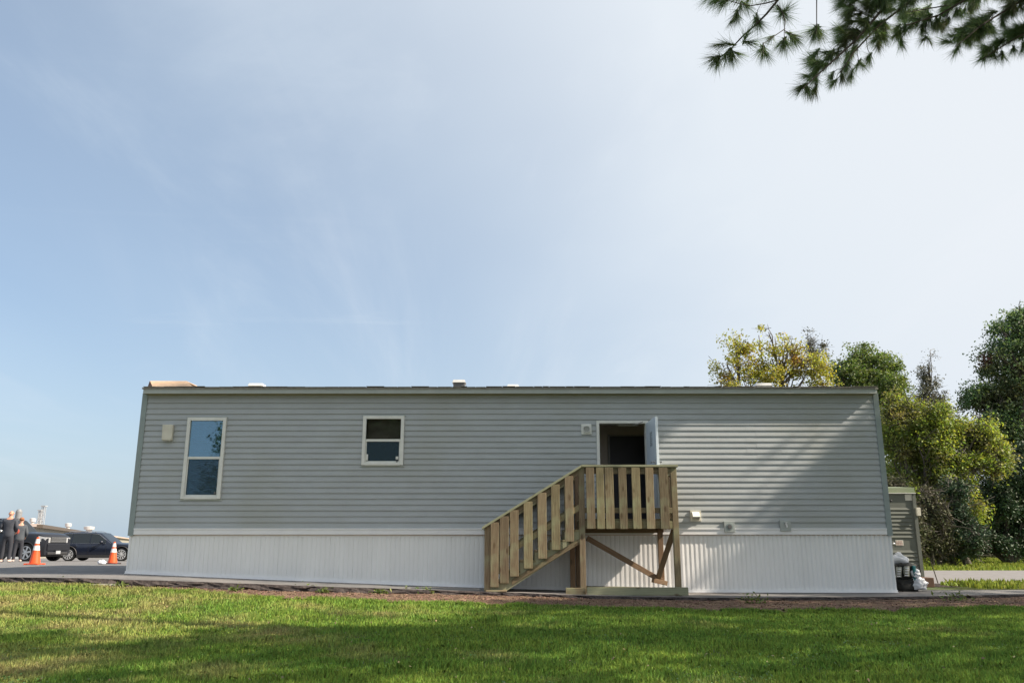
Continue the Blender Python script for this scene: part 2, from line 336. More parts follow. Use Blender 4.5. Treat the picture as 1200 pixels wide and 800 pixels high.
def board(name, p0, p1, w, t, mat='wood', parent=None, side=(0, 1, 0), sub=None, bevel=.003, cutz=False):
    """a board from p0 to p1; w across, t thick along 'side'"""
    p0, p1 = Vector(p0), Vector(p1); d = p1-p0; z = d.normalized(); y = Vector(side); y = (y - z*y.dot(z)).normalized(); x = y.cross(z)
    l = d.length/2; mb = MB().box(-w/2, w/2, -t/2, t/2, -l, l)
    if cutz:   # plumb-cut ends
        sh = z.dot(Vector((0, 0, 1))); sx = x.dot(Vector((0, 0, 1)))
        vv = []
        zh = Vector((0, 0, 1))
        for (a, b, c_) in mb.v:
            # slide along z so the end face is vertical (normal horizontal)
            hx = Vector((z.x, z.y, 0)).normalized(); dc = -(a*x.dot(hx))/z.dot(hx); vv.append((a, b, c_+dc))
        mb.v = vv
    me = bpy.data.meshes.new(name); me.from_pydata(mb.v, [], mb.f); me.materials.append(M[mat])
    o = bpy.data.objects.new(name, me); C.objects.link(o); o.parent = parent
    mt = Matrix((x, y, z)).transposed().to_4x4(); mt.translation = (p0+p1)/2 - wloc(parent)
    o.matrix_basis = mt
    if bevel:
        b = o.modifiers.new('b', 'BEVEL'); b.width = bevel; b.segments = 1
    return o

# ---------------------------------------------------------------- terrain
wall_px = [(147, 672), (300, 678.7), (460, 685), (560, 688.5), (680, 692), (800, 694), (1049, 694.3)]
wl = [at(a, b, 0) for a, b in wall_px]
WX = [p.x for p in wl]; WZ = [p.z for p in wl]
def zline(x): return float(np.interp(x, WX, WZ))
DL = [0, 15, 21, 25, 29, 37, 44, 60, 100, 300, 2500]; DR = [.50, .50, .51, .585, .635, .76, .89, 1.1, 1.6, 3.2, 12]
DL2 = [0, 15, 30, 45, 100, 300, 2500]; DR2 = [.84, .84, .84, .85, 1.3, 3, 12]
def sstep(a, b, x):
    t = min(1, max(0, (x-a)/(b-a))); return t*t*(3-2*t)
def groundz(x, y):
    D = y-CAMY
    if y >= 0:
        b = sstep(-7, 5, x); back = (1-b)*(CAMZ-float(np.interp(D, DL, DR))) + b*(CAMZ-float(np.interp(D, DL2, DR2)))
        t = sstep(0, 4, y); return (1-t)*zline(x) + t*back
    t = sstep(-1.0, -8, y) if False else min(1, max(0, (-1-y)/7)); t = t*t*(3-2*t)
    und = .025*math.sin(x*.9+1)*math.sin(y*.8)*t
    return (1-t)*zline(x) + t*(CAMZ-.80) + und
def grid(xs, ys, zf):
    mb = MB(); nx = len(xs)
    for y in ys:
        for x in xs: mb.v.append((x, y, zf(x, y)))
    for j in range(len(ys)-1):
        for i in range(nx-1): mb.f.append((j*nx+i, j*nx+i+1, (j+1)*nx+i+1, (j+1)*nx+i))
    return mb
def spaced(segs):
    out = []
    for a, b, s in segs:
        n = max(1, round((b-a)/s)); out += [a+(b-a)*i/n for i in range(n)]
    return out + [segs[-1][1]]
EDGE_OFF = -.115                                     # lawn sits below the asphalt
def lawnz(x, y):
    return groundz(x, y) + EDGE_OFF + .055*sstep(-5, 1.5, x)
xs = spaced([(-2200, -200, 400), (-200, -40, 20), (-40, -12, 2), (-12, 12, .4), (12, 40, 2), (40, 200, 20), (200, 2200, 400)])
ys = spaced([(-2200, -200, 400), (-200, -30, 17), (-30, -14, 2), (-14, 2, .4), (2, 40, 1.5), (40, 120, 8), (120, 400, 40), (400, 2400, 400)])
struct(obj('ground', grid(xs, ys, lawnz), 'ground', smooth=True))

# asphalt pad + lot: front edge given by pixels
def gpt(px, py, dz=0.0):
    """point of the terrain seen at a pixel"""
    d = ray(px, py); o = Vector((0, CAMY, CAMZ)); t = 1.0
    for i in range(4000):
        p = o+d*t
        if p.z <= (lawnz(p.x, p.y) if dz else groundz(p.x, p.y)): return p
        t += .03
    return o+d*t
edge_px = [(-60, 675), (0, 676), (75, 677), (150, 679), (220, 681), (300, 684), (380, 687), (460, 689.5), (560, 692.5), (640, 695.5), (700, 698), (800, 699.5), (900, 700), (1049, 699), (1130, 697.5), (1200, 696), (1260, 695)]
EP = [gpt(a, b) for a, b in edge_px]
EP.sort(key=lambda p: p.x)
EX = [p.x for p in EP]; EY = [p.y for p in EP]
def edgey(x):
    return float(np.interp(x, [-200]+EX+[60], [EY[0]]+EY+[EY[-1]])) + .05*noise.noise(Vector((x*1.7, 3, 0))) + .03*noise.noise(Vector((x*6, 5, 0)))
def strip(xs_, ya, yb, n, zf):
    mb = MB(); nx = len(xs_)
    for j in range(n+1):
        for x in xs_:
            y = ya(x)+(yb(x)-ya(x))*j/n; mb.v.append((x, y, zf(x, y)))
    for j in range(n):
        for i in range(nx-1): mb.f.append((j*nx+i, j*nx+i+1, (j+1)*nx+i+1, (j+1)*nx+i))
    return mb
xp = spaced([(-60, -13, 1.5), (-13, 11, .12), (11, 30, 1)])
pad = strip(xp, edgey, lambda x: 1.0, 8, groundz)
struct(obj('asphalt_apron', pad, 'asphalt', smooth=True))
# the lot behind and to the left
xl = spaced([(-150, -30, 8), (-30, 6.3, 1.2)])
struct(obj('parking_lot', strip(xl, lambda x: 1.0, lambda x: 130.0, 70, lambda x, y: groundz(x, y)+.004*(y > 1.0)), 'asphalt', smooth=True))
# broken asphalt edge: a rough slope down to the soil
eb = MB(); rows = 5; nx = len(xp)
for j in range(rows+1):
    for x in xp:
        t = j/rows; y = edgey(x) - t*.07
        z = groundz(x, edgey(x)) - t*(.15-.06*sstep(-5, 1.5, x))
        if 0 < j:
            jz = noise.noise(Vector((x*9, t*4, 7))); y += jz*.05+noise.noise(Vector((x*23, t*9, 1)))*.04; z += noise.noise(Vector((x*19, t*7, 2)))*.03
        eb.v.append((x, y, z + .002*(j == 0)))
for j in range(rows):
    for i in range(nx-1): eb.f.append((j*nx+i, j*nx+i+1, (j+1)*nx+i+1, (j+1)*nx+i))
struct(obj('asphalt_edge', eb, 'asphalt_edge'))
# bare soil strip with mulch between asphalt and lawn
soil_px = [(-60, 683), (0, 684), (75, 686), (150, 691), (220, 694), (300, 701), (380, 704), (460, 707), (560, 709), (640, 712), (700, 715), (800, 717), (900, 717.5), (1049, 718), (1130, 715), (1200, 713), (1260, 712)]
SPT = [gpt(a, b, EDGE_OFF) for a, b in soil_px]; SPT.sort(key=lambda p: p.x); SX = [p.x for p in SPT]; SY = [p.y for p in SPT]
def soily(x): return float(np.interp(x, SX, SY)) + .40*noise.noise(Vector((x*1.3, 9, 0))) + .28*noise.noise(Vector((x*4, 1, 0)))
def soilz(x, y): return lawnz(x, y)+.006+.018*max(0, noise.noise(Vector((x*3, y*3, 1))))+.012*noise.noise(Vector((x*11, y*11, 4)))+.01
xsoil = spaced([(-13, 11.5, .06)])
struct(obj('soil_strip', strip(xsoil, lambda x: min(soily(x), edgey(x)-.1), lambda x: edgey(x)-.03, 26, soilz), 'dirt'))
# mulch chips
k = 26000; X = rs.uniform(-12, 11, k); U = rs.rand(k); Vv = []
cx0 = np.array([0.0]*k); cy0 = np.zeros(k); cz0 = np.zeros(k)
for i in range(k):
    a = soily(X[i])-.05; b = edgey(X[i])-.07
    y = a+(b-a)*U[i]**.9; cy0[i] = y; cz0[i] = soilz(X[i], y)+.006
def quads_at(P, size, aspect, flat=0.0, rs_=rs):
    k = len(P); u = rs_.normal(size=(k, 3)); u[:, 2] *= (1-flat); u /= np.linalg.norm(u, axis=1)[:, None]
    w = rs_.normal(size=(k, 3)); 
    if flat: w[:, :2] += 0; 
    v = np.cross(u, w); v /= np.linalg.norm(v, axis=1)[:, None]
    if flat:
        v2 = np.cross(u, np.array([[0, 0, 1.0]])+rs_.normal(size=(k, 3))*.35); v = v2/np.linalg.norm(v2, axis=1)[:, None]
    s = np.asarray(size).reshape(-1, 1); a = u*s; b = v*s*aspect
    return np.stack([P-a, P-b*.9+a*.05, P+a, P+b*.9+a*.05], axis=1).reshape(-1, 3)
P = np.stack([X, cy0, cz0], 1)
o = npobj('mulch', quads_at(P, rs.uniform(.008, .026, k), .35, .75), 4, 'chip'); struct(o, 'stuff', 'loose brown wood mulch scattered along the asphalt edge', 'mulch')

# road at right and the far verge
def rx(px, py): p = gpt(px, py); return p
road_far = rx(1150, 668.5).y; road_near = rx(1150, 684).y; grass_far = rx(1150, 655).y
xr_ = spaced([(6.4, 60, .6), (60, 200, 10)])
struct(obj('road', strip(xr_, lambda x: road_near+.1*(noise.noise(Vector((x*.8, 0, 0)))), lambda x: road_far, 10, lambda x, y: groundz(x, y)+.012), 'concrete', smooth=True))
struct(obj('road_edge', strip(xr_, lambda x: road_near-.06+.1*(noise.noise(Vector((x*.8, 0, 0)))), lambda x: road_near+.1*(noise.noise(Vector((x*.8, 0, 0)))), 1, lambda x, y: groundz(x, y)+.008-.06*(y < road_near-.0)), 'asphalt_edge'))

# ---------------------------------------------------------------- grass
def blades(P, h, w, lean, rs_=rs):
    k = len(P); ang = rs_.uniform(0, 2*np.pi, k); la = rs_.uniform(0, 2*np.pi, k); ll = np.abs(rs_.normal(size=k))*lean
    dx = np.stack([np.cos(ang), np.sin(ang), np.zeros(k)], 1)*w[:, None]
    tip = P + np.stack([np.cos(la)*ll*h, np.sin(la)*ll*h, h*np.sqrt(np.clip(1-ll*ll, .1, 1))], 1)
    mid = P + np.stack([np.cos(la)*ll*h*.28, np.sin(la)*ll*h*.28, h*.55], 1)
    return np.stack([P-dx, P+dx, mid+dx*.8, tip, mid-dx*.8], 1).reshape(-1, 3)
PP = []
Ds = np.sort(rs.uniform(0, 1, 420000)); Dmin, Dmax = 3.6, 14.2
Ds = Dmin*(Dmax/Dmin)**(Ds**.85)
half = Ds*.70+.9
Xg = rs.uniform(-1, 1, len(Ds))*half; Yg = CAMY+Ds
nx_ = 130000; Dx = rs.uniform(1.2, 14.2, nx_); sx__ = np.where(rs.rand(nx_) < .62, 1, -1)
Xg = np.concatenate([Xg, sx__*(np.maximum(Dx-3.6, 0)*.70+.9+rs.uniform(0, 1, nx_)**1.3*8)]); Yg = np.concatenate([Yg, CAMY+Dx]); Ds = np.concatenate([Ds, Dx+2.5])
for x, y in zip(Xg.tolist(), Yg.tolist()):
    s = soily(x)
    if y > s + .10 + .1*noise.noise(Vector((x*8, y*8, 0))): continue
    n1 = noise.noise(Vector((x*1.6, y*1.6, 5)))
    if n1 > .47 and rnd.random() < .5: continue
    # the bare patch near the bottom of the picture
    bx, by = (x+.95)/.33, (y+9.75)/.28
    if bx*bx+by*by < 1 and rnd.random() < .88: continue
    PP.append((x, y, lawnz(x, y)))
PP = np.array(PP); k = len(PP)
dist = PP[:, 1]-CAMY
hh = rs.uniform(.025, .060, k)*(1+.75*np.array([noise.noise(Vector((p[0]*2.6, p[1]*2.6, 3))) for p in PP]))
# longer at the rim of the soil
ww = rs.uniform(.0014, .0030, k)*(1+dist/8)
o = npobj('lawn_grass', blades(PP, hh, ww, .5), 5, 'blades'); struct(o, 'stuff', 'short mown lawn grass across the whole foreground', 'grass')
PP = []
for i in range(26000):
    D_ = 3.8*(11/3.8)**rs.rand(); x = rs.uniform(-1, 1)*(D_*.68+.6); y = CAMY+D_
    if noise.noise(Vector((x*1.1, y*1.1, 8)))+.25*noise.noise(Vector((x*5, y*5, 1))) < .17: continue
    PP.append((x, y, lawnz(x, y)+rs.uniform(.012, .045)))
PP = np.array(PP); k = len(PP)
struct(npobj('clover', quads_at(PP, rs.uniform(.006, .013, k), .8, .5), 4, 'clover'), 'stuff', 'patches of low clover leaves in the lawn', 'clover')
PP = []
for i in range(420):
    D_ = 4.0*(13.6/4.0)**(rs.rand()**.6); x = rs.uniform(-1, 1)*(D_*.68+.6); y = CAMY+D_
    PP.append((x, y, (soilz(x, y) if y > soily(x) else lawnz(x, y)+rs.uniform(.03, .05))+.012))
PP = np.array([p for p in PP if p[1] < edgey(p[0])-.1])
struct(npobj('fallen_leaves', quads_at(PP, rs.uniform(.007, .016, len(PP)), .7, .6), 4, 'dryleaf'), 'stuff', 'scattered small dry leaves on the lawn and soil', 'fallen leaves')
# ragged grass on the rim and weeds in the soil
PP = []
for i in range(26000):
    x = rs.uniform(-12, 11); y = soily(x)+abs(rs.normal())*.10*(-1 if rs.rand() < .6 else 1)+.05*noise.noise(Vector((x*4, 0, 0)))
    if noise.noise(Vector((x*2.1, 2, 2))) < -.15: continue
    PP.append((x, y, lawnz(x, y)+.01))
PP = np.array(PP); k = len(PP)
o = npobj('rim_grass', blades(PP, rs.uniform(.03, .065, k), rs.uniform(.003, .006, k), .7), 5, 'blades'); struct(o, 'stuff', 'longer ragged grass where the lawn meets the bare soil', 'grass')
# far verge grass
PP = []
for i in range(60000):
    x = rs.uniform(9, 40)
    if rs.rand() < .22: y = rs.uniform(edgey(x)+2.2 if False else 1.5, road_near-.1)
    else: y = rs.uniform(road_far+.1, grass_far+4)
    if y < road_near and x < 8.6: continue
    PP.append((x, y, lawnz(x, y)))
PP = np.array(PP); k = len(PP)
PP[:, 2] += .05
o = npobj('verge_grass', blades(PP, rs.uniform(.08, .17, k), rs.uniform(.015, .03, k), .6), 5, 'farblades'); struct(o, 'stuff', 'sunlit yellow green verge grass on both sides of the road', 'grass')
vg = strip(spaced([(6.5, 60, 1)]), lambda x: road_far, lambda x: grass_far+25, 12, lambda x, y: groundz(x, y)+.004)
struct(obj('verge', vg, 'farblades', smooth=True))

# weeds: small leafy plants in the soil strip
def weed(px, py, size, label, leaves=26):
    p = gpt(px, py, EDGE_OFF); t = thing('weed', label, 'weed', p, 'weeds in the soil strip')
    Q = np.array([[p.x+rs.normal()*size*.5, p.y+rs.normal()*size*.3, p.z+.02+abs(rs.normal())*size*.3] for _ in range(leaves*3)])
    npobj('leaves', quads_at(Q, rs.uniform(.02, .045, len(Q)), .45, .3), 4, 'leaf_weed', t)
    st = MB()
    for _ in range(5): q = Q[rs.randint(len(Q))]; st.tube([(p.x, p.y, p.z-.01), tuple(q)], [.004, .002], 4)
    obj('stem', st, 'leaf_weed', t)
for a, b, s, l in [(75, 684.5, .13, 'small pale weed at the soil edge in front of the parked wagon'), (140, 688.5, .12, 'pale weed in the soil just left of the trailer corner'),
                 (275, 694, .11, 'tiny weed in the soil under the tall window'), (358, 693, .16, 'low green weed in the soil left of the small window'),
                 (380, 695.5, .12, 'green weed clump in the soil below and left of the small window'), (446, 697, .14, 'pale weed in the soil straight below the small window'), (479, 696, .17, 'bushy yellow green weed in the soil right of the small window'),
                 (501, 697, .15, 'dark green round weed in the soil left of the stair foot'), (1120, 705, .25, 'low weed on the soil right of the white bags'), (885, 708, .2, 'weed in the soil strip right of the stairs')]:
    weed(a, b, s, l)
p = gpt(123, 687, EDGE_OFF); st = MB()
n_ = 14
for lv, (r_, h) in enumerate([(.20, -.02), (.21, .02), (.17, .045), (.0, .05)]):
    for j in range(n_):
        t = 2*math.pi*j/n_; rr = r_*(1+.18*noise.noise(Vector((math.cos(t)*2, math.sin(t)*2, lv*.2)))); st.v.append((p.x+rr*math.cos(t)*1.3, p.y+rr*math.sin(t), p.z+h))
for lv in range(3):
    for j in range(n_): st.f.append((lv*n_+j, lv*n_+(j+1) % n_, (lv+1)*n_+(j+1) % n_, (lv+1)*n_+j))
o = obj('stone', st, 'stone', smooth=True, loc=p); o['label'] = 'flat grey stone half sunk at the lawn edge near the trailer corner'; o['category'] = 'stone'

# ---------------------------------------------------------------- trailer
ZB = at(600, 626, 0).z                      # underside of the white band
ZT = at(600, 460.5, 0).z                    # top of the siding
XL, XR = at(151.5, 623, 0).x, at(1044.5, 622.6, 0).x
DEPTH = 4.3
BANDH = at(600, 618.7, 0).z - ZB
tr = thing('office_trailer', 'long grey vinyl sided office trailer with white ribbed skirting', 'trailer', ((XL+XR)/2, 0, zline(0)))
def q(px, py, Y=0): p = at(px, py, Y); return (p.x, p.z)
def rect(x0, y0, x1, y1, Y=0):
    a = at(x0, (y0+y1)/2, Y).x; b = at(x1, (y0+y1)/2, Y).x; t = at((x0+x1)/2, y0, Y).z; u = at((x0+x1)/2, y1, Y).z
    return a, b, u, t                       # x0,x1,z0,z1
w1 = rect(217, 489.5, 262.5, 584.5); w2 = rect(425.3, 487.5, 473.2, 545)
dr = rect(700, 493, 761, 612)
deckz = at(740, 608.5, -1.0).z
dr = (dr[0], dr[1], deckz-.02, dr[3])
openings = [(w1[0]+.02, w1[1]-.02, w1[2]+.02, w1[3]-.02), (w2[0]+.02, w2[1]-.02, w2[2]+.02, w2[3]-.02), (dr[0]+.02, dr[1]-.02, dr[2], dr[3]-.02)]
def intervals(z0, z1, xa, xb, ops):
    iv = [(xa, xb)]
    for (a, b, c, d) in ops:
        if z1 <= c+1e-4 or z0 >= d-1e-4: continue
        nv = []
        for (s, e) in iv:
            if b <= s or a >= e: nv.append((s, e)); continue
            if a > s: nv.append((s, a))
            if b < e: nv.append((b, e))
        iv = nv
    return iv
sd = MB()
z = ZB+BANDH; ROW = .1016; ri = 0
zc = []
while z < ZT-.03:
    z1 = min(z+ROW, ZT); cuts = sorted({z, z1} | {v for op in openings for v in (op[2], op[3]) if z < v < z1})
    for c0, c1 in zip(cuts[:-1], cuts[1:]):
        for (a, b) in intervals(c0, c1, XL+.02, XR-.02, openings):
            # staggered vertical seams
            seam = [XL + ((ri*1.83) % 3.66) + m*3.66 + .2 for m in range(5)] if ri % 2 == 0 else [XL+2.68+((ri//6) % 3)*.5 + m*3.66 for m in range(4)]
            pts = [a]+[s for s in seam if a+.05 < s < b-.05]+[b]
            for si, (s, e) in enumerate(zip(pts[:-1], pts[1:])):
                wob = .0012*(si % 2)
                def yy(zv):
                    t = (zv-z)/ROW
                    return -.004 - wob - .0022*noise.noise(Vector((s*.9, zv*3, 2))) - (.0175*(1-t) if t > .16 else .0175*.84)
                f0, f1 = (c0-z)/ROW, (c1-z)/ROW
                # face
                segs = [c0, c1] if not (f0 < .16 < f1) else [c0, z+.16*ROW, c1]
                for g0, g1 in zip(segs[:-1], segs[1:]):
                    sd.add([(s, yy(g0), g0), (e, yy(g0), g0), (e, yy(g1-1e-6), g1), (s, yy(g1-1e-6), g1)], [(0, 1, 2, 3)])
                if abs(c0-z) < 1e-6: sd.add([(s, yy(c0), c0), (e, yy(c0), c0), (e, .006, c0+.004), (s, .006, c0+.004)], [(3, 2, 1, 0)])
    z += ROW; ri += 1
so = obj('siding', sd, 'siding', tr)
# shell: solid walls behind the siding (with openings), sides, back, floor, ceiling
sh = MB()
zb0, zt0 = ZB-.02, ZT+.02
allz = sorted({zb0, zt0} | {v for op in openings for v in (op[2], op[3])})
for c0, c1 in zip(allz[:-1], allz[1:]):
    for (a, b) in intervals(c0, c1, XL+.015, XR-.015, openings): sh.box(a, b, .006, .12, c0, c1)
sh.box(XL+.015, XL+.12, .125, DEPTH-.12, zb0, zt0); sh.box(XR-.12, XR-.015, .125, DEPTH-.12, zb0, zt0); sh.box(XL+.015, XR-.015, DEPTH-.115, DEPTH, zb0, zt0)
sh.box(XL+.13, XR-.13, .125, DEPTH-.12, zb0, deckz-.03)
sh.box(XL+.13, XR-.13, .125, DEPTH-.12, ZT-.25, zt0)
obj('wall', sh, 'interior', tr)
# end walls and back siding
for xx, sgn in ((XL+.012, -1), (XR-.012, 1)):
    es = MB(); z = ZB
    while z < ZT-.01:
        z1 = min(z+ROW, ZT)
        es.add([(xx+sgn*.016, .0, z), (xx+sgn*.016, DEPTH, z), (xx+sgn*.001, DEPTH, z1), (xx+sgn*.001, 0, z1), (xx, 0, z+.003), (xx, DEPTH, z+.003)], [(0, 1, 2, 3), (0, 1, 5, 4)])
        z += ROW
    obj('end_siding', es, 'siding', tr)
obj('back_siding', MB().box(XL, XR, DEPTH+.001, DEPTH+.015, ZB, ZT), 'siding', tr)
# partition and dark inner door seen through the doorway
ip = MB().box(dr[0]-2.2, dr[1]+1.6, 1.55, 1.62, deckz-.03, ZT-.25)
obj('partition', ip, 'interior', tr)
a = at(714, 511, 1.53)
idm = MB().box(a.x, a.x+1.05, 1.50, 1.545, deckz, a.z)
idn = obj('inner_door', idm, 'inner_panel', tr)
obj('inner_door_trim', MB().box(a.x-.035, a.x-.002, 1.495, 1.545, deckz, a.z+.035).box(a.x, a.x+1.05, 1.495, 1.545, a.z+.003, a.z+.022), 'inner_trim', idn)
cab = MB().tube([(dr[0]+.62, .5, ZT-.30), (dr[0]+.72, .45, ZT-.36), (dr[0]+.80, .4, ZT-.33), (dr[0]+.9, .4, ZT-.26)], .02, 6)
obj('door_closer', MB().box(dr[0]+.42, dr[0]+.78, .13, .17, dr[3]-.075, dr[3]-.035).tube([(dr[0]+.6, .12, dr[3]-.06), (dr[0]+.72, -.05, dr[3]-.07), (dr[1]-.1, -.12, dr[3]-.03)], .008, 5), 'inner_trim', tr)
# corner trims
for x0, x1 in ((XL-.012, XL+.085), (XR-.085, XR+.012)):
    t = MB().box(x0, x1, -.030, .0, ZB-.02, ZT-.005)
    xs0 = x0 if x0 < 0 else x1-.012
    t.box(xs0, xs0+.012, .0, .08, ZB-.02, ZT-.005)
    obj('corner_trim', t, 'trim', tr, bevel=.003)
# white band
bd = MB().box(XL+.09, XR-.09, -.034, .0, ZB, ZB+BANDH*.80).box(XL+.09, XR-.09, -.046, -.0, ZB+BANDH*.80, ZB+BANDH)
obj('skirt_band', bd, 'band', tr, bevel=.002)
# roof
OV = .16
FT, FB = at(600, 454.8, -OV).z, at(600, 460.8, -OV).z
fx0, fx1 = at(168, 456, -OV).x, at(1027.5, 456, -OV).x
rf = MB(); rise = .26
prof = [(-OV-.015, FT+.012), (DEPTH/2, FT+.012+rise), (DEPTH+OV, FT+.012)]
ra = [(fx0-.02, y, z) for y, z in prof]+[(fx0-.02, y, z-.03) for y, z in reversed(prof)]
rb = [(fx1+.02, y, z) for (_, y, z) in ra]
rf.add(ra+rb, [(0, 1, 2, 3, 4, 5), (11, 10, 9, 8, 7, 6)]+[(i, (i+1) % 6, (i+1) % 6+6, i+6) for i in range(6)])
# ragged shingle tabs on the eave
x = fx0
while x < fx1:
    w_ = rnd.uniform(.12, .35); h_ = rnd.uniform(-.002, .012)
    rf.box(x, min(x+w_-.008, fx1), -OV-.03, -OV+.22, FT+.016+h_, FT+.024+h_); x += w_
roof = obj('roof', rf, 'shingle', tr)
obj('fascia', MB().box(fx0, fx1, -OV, -OV+.025, FB, FT-.020).box(fx0-.008, fx1+.008, -OV-.012, -OV+.02, FT-.020, FT), 'fascia', tr, bevel=.002)
obj('soffit', MB().box(fx0+.03, fx1-.03, -OV+.03, -.002, FB+.005, FB+.015).box(XL+.09, XR-.09, -.024, -.001, ZT-.045, FB+.004), 'soffit', tr)
for x0, x1 in ((fx0, fx0+.02), (fx1-.02, fx1)):
    g = MB(); ys_ = [-OV+.03, DEPTH/2, DEPTH+OV]; zs = [FT, FT+rise, FT]
    vv = [(x0, y, z-.0) for y, z in zip(ys_, zs)]+[(x0, y, FB) for y in reversed(ys_)]
    g.add(vv+[(x1, b, c) for a_, b, c in vv], [(0, 1, 2, 3, 4, 5), (11, 10, 9, 8, 7, 6)]+[(i, (i+1) % 6, (i+1) % 6+6, i+6) for i in range(6)])
    obj('rake_board', g, 'fascia', tr)
# roof vents
def roofz(y): return FT+.012+rise*(y+OV)/(DEPTH/2+OV)
def rvent(px0, px1, ptop, Y, tall, lit=True):
    a = at(px0, ptop, Y); b = at(px1, ptop, Y); zb = roofz(Y)
    zt = a.z; zm = zb+(zt-zb)*.76 if tall else zt-.05
    ins = .02 if tall else .035
    c = obj('roof_vent', MB().box(a.x+ins, b.x-ins, Y+.02, Y+.26, zb-.05, zm), 'ventdark' if tall else 'vent', roof)
    m = MB(); d0, d1 = a.x, b.x
    m.add([(d0, Y, zm), (d1, Y, zm), (d1, Y+.28, zm), (d0, Y+.28, zm), (d0+.02, Y+.02, zt), (d1-.02, Y+.02, zt), (d1-.02, Y+.26, zt), (d0+.02, Y+.26, zt)],
          [(0, 3, 2, 1), (4, 5, 6, 7), (0, 1, 5, 4), (1, 2, 6, 5), (2, 3, 7, 6), (3, 0, 4, 7)])
    obj('vent_cap', m, 'vent', roof)
rvent(290.5, 308, 448.6, .9, False); rvent(530, 545.7, 444.5, .7, True); rvent(594, 608.5, 450, .9, False); rvent(885.5, 905, 448.3, .9, False)
# skirting: ribbed vinyl following the ground
def skirt(a, b, axis='x', Yp=.012, parent=tr):
    prof = []; x = a; nrib = 0
    while x < b-.01:
        pch = .082
        if nrib % 4 == 0: prof += [(x, 0.0), (x+.003, .007), (x+.008, .007), (x+.011, 0)]
        else: prof += [(x, 0.0), (x+.003, .0055), (x+.007, .0055), (x+.010, 0)]
        wv = .004*noise.noise(Vector((x*1.1, 0, 3)))
        prof = prof[:-1]+[(prof[-1][0], prof[-1][1]), (x+pch*(.5+.2*noise.noise(Vector((x*3, 7, 0)))), -.0026*(1+2.4*sstep(1.0, 6, x))+wv*.5)]
        x += pch; nrib += 1
    prof.append((b, 0)); return prof
sk = MB(); pr = skirt(XL+.03, XR-.02)
lv = 4
for j in range(lv+1):
    for (x, d) in pr:
        zg_ = zline(x)+.035; t = j/lv
        sk.v.append((x+.012*noise.noise(Vector((x*.7, 0, 0)))*(1-t), .012+d+.005*noise.noise(Vector((x*.5, t*1.5, 8)))*(1 if 0 < j < lv else 0), zg_+(ZB-.004-zg_)*t))
n_ = len(pr)
for j in range(lv):
    for i in range(n_-1): sk.f.append((j*n_+i, j*n_+i+1, (j+1)*n_+i+1, (j+1)*n_+i))
obj('skirting', sk, 'skirt', tr)
tk = MB(); xs_ = [XL-.0+i*(XR-XL+.0)/60 for i in range(61)]
for x0, x1 in zip(xs_[:-1], xs_[1:]):
    for (ya, yb, h0, h1) in ((-.035, .03, .004, .014), (-.010, .012, .014, .05)):
        z0, z1 = zline(x0), zline(x1)
        tk.add([(x0, ya, z0+h0), (x1, ya, z1+h0), (x1, yb, z1+h0), (x0, yb, z0+h0), (x0, ya, z0+h1), (x1, ya, z1+h1), (x1, yb, z1+h1), (x0, yb, z0+h1)],
               [(4, 5, 6, 7), (0, 1, 5, 4), (2, 3, 7, 6), (0, 3, 2, 1)])
obj('skirt_track', tk, 'band', tr)
for xx in (XL+.03, XR-.02):
    es = MB(); y = .02
    while y < DEPTH-.05:
        zz0 = groundz(xx, y)
        es.add([(xx, y, min(zz0, zline(xx))-.02), (xx, y+.07, min(zz0, zline(xx))-.02), (xx, y+.07, ZB), (xx, y, ZB), (xx+(.008 if xx > 0 else -.008), y+.075, ZB), (xx+(.008 if xx > 0 else -.008), y+.075, min(zz0, zline(xx))-.02), (xx, y+.08, ZB), (xx, y+.08, min(zz0, zline(xx))-.02)],
               [(0, 1, 2, 3), (1, 5, 4, 2), (5, 7, 6, 4)]); y += .08
    obj('end_skirting', es, 'skirt', tr)
obj('corner_post', MB().box(XL+.012, XL+.045, -.004, .03, zline(XL)+.03, ZB), 'skirt', tr)
obj('corner_post', MB().box(XR-.04, XR-.01, -.004, .03, zline(XR)+.03, ZB), 'skirt', tr)
obj('back_skirting', MB().box(XL+.03, XR-.02, DEPTH-.03, DEPTH-.01, -.5, ZB), 'skirt', tr)
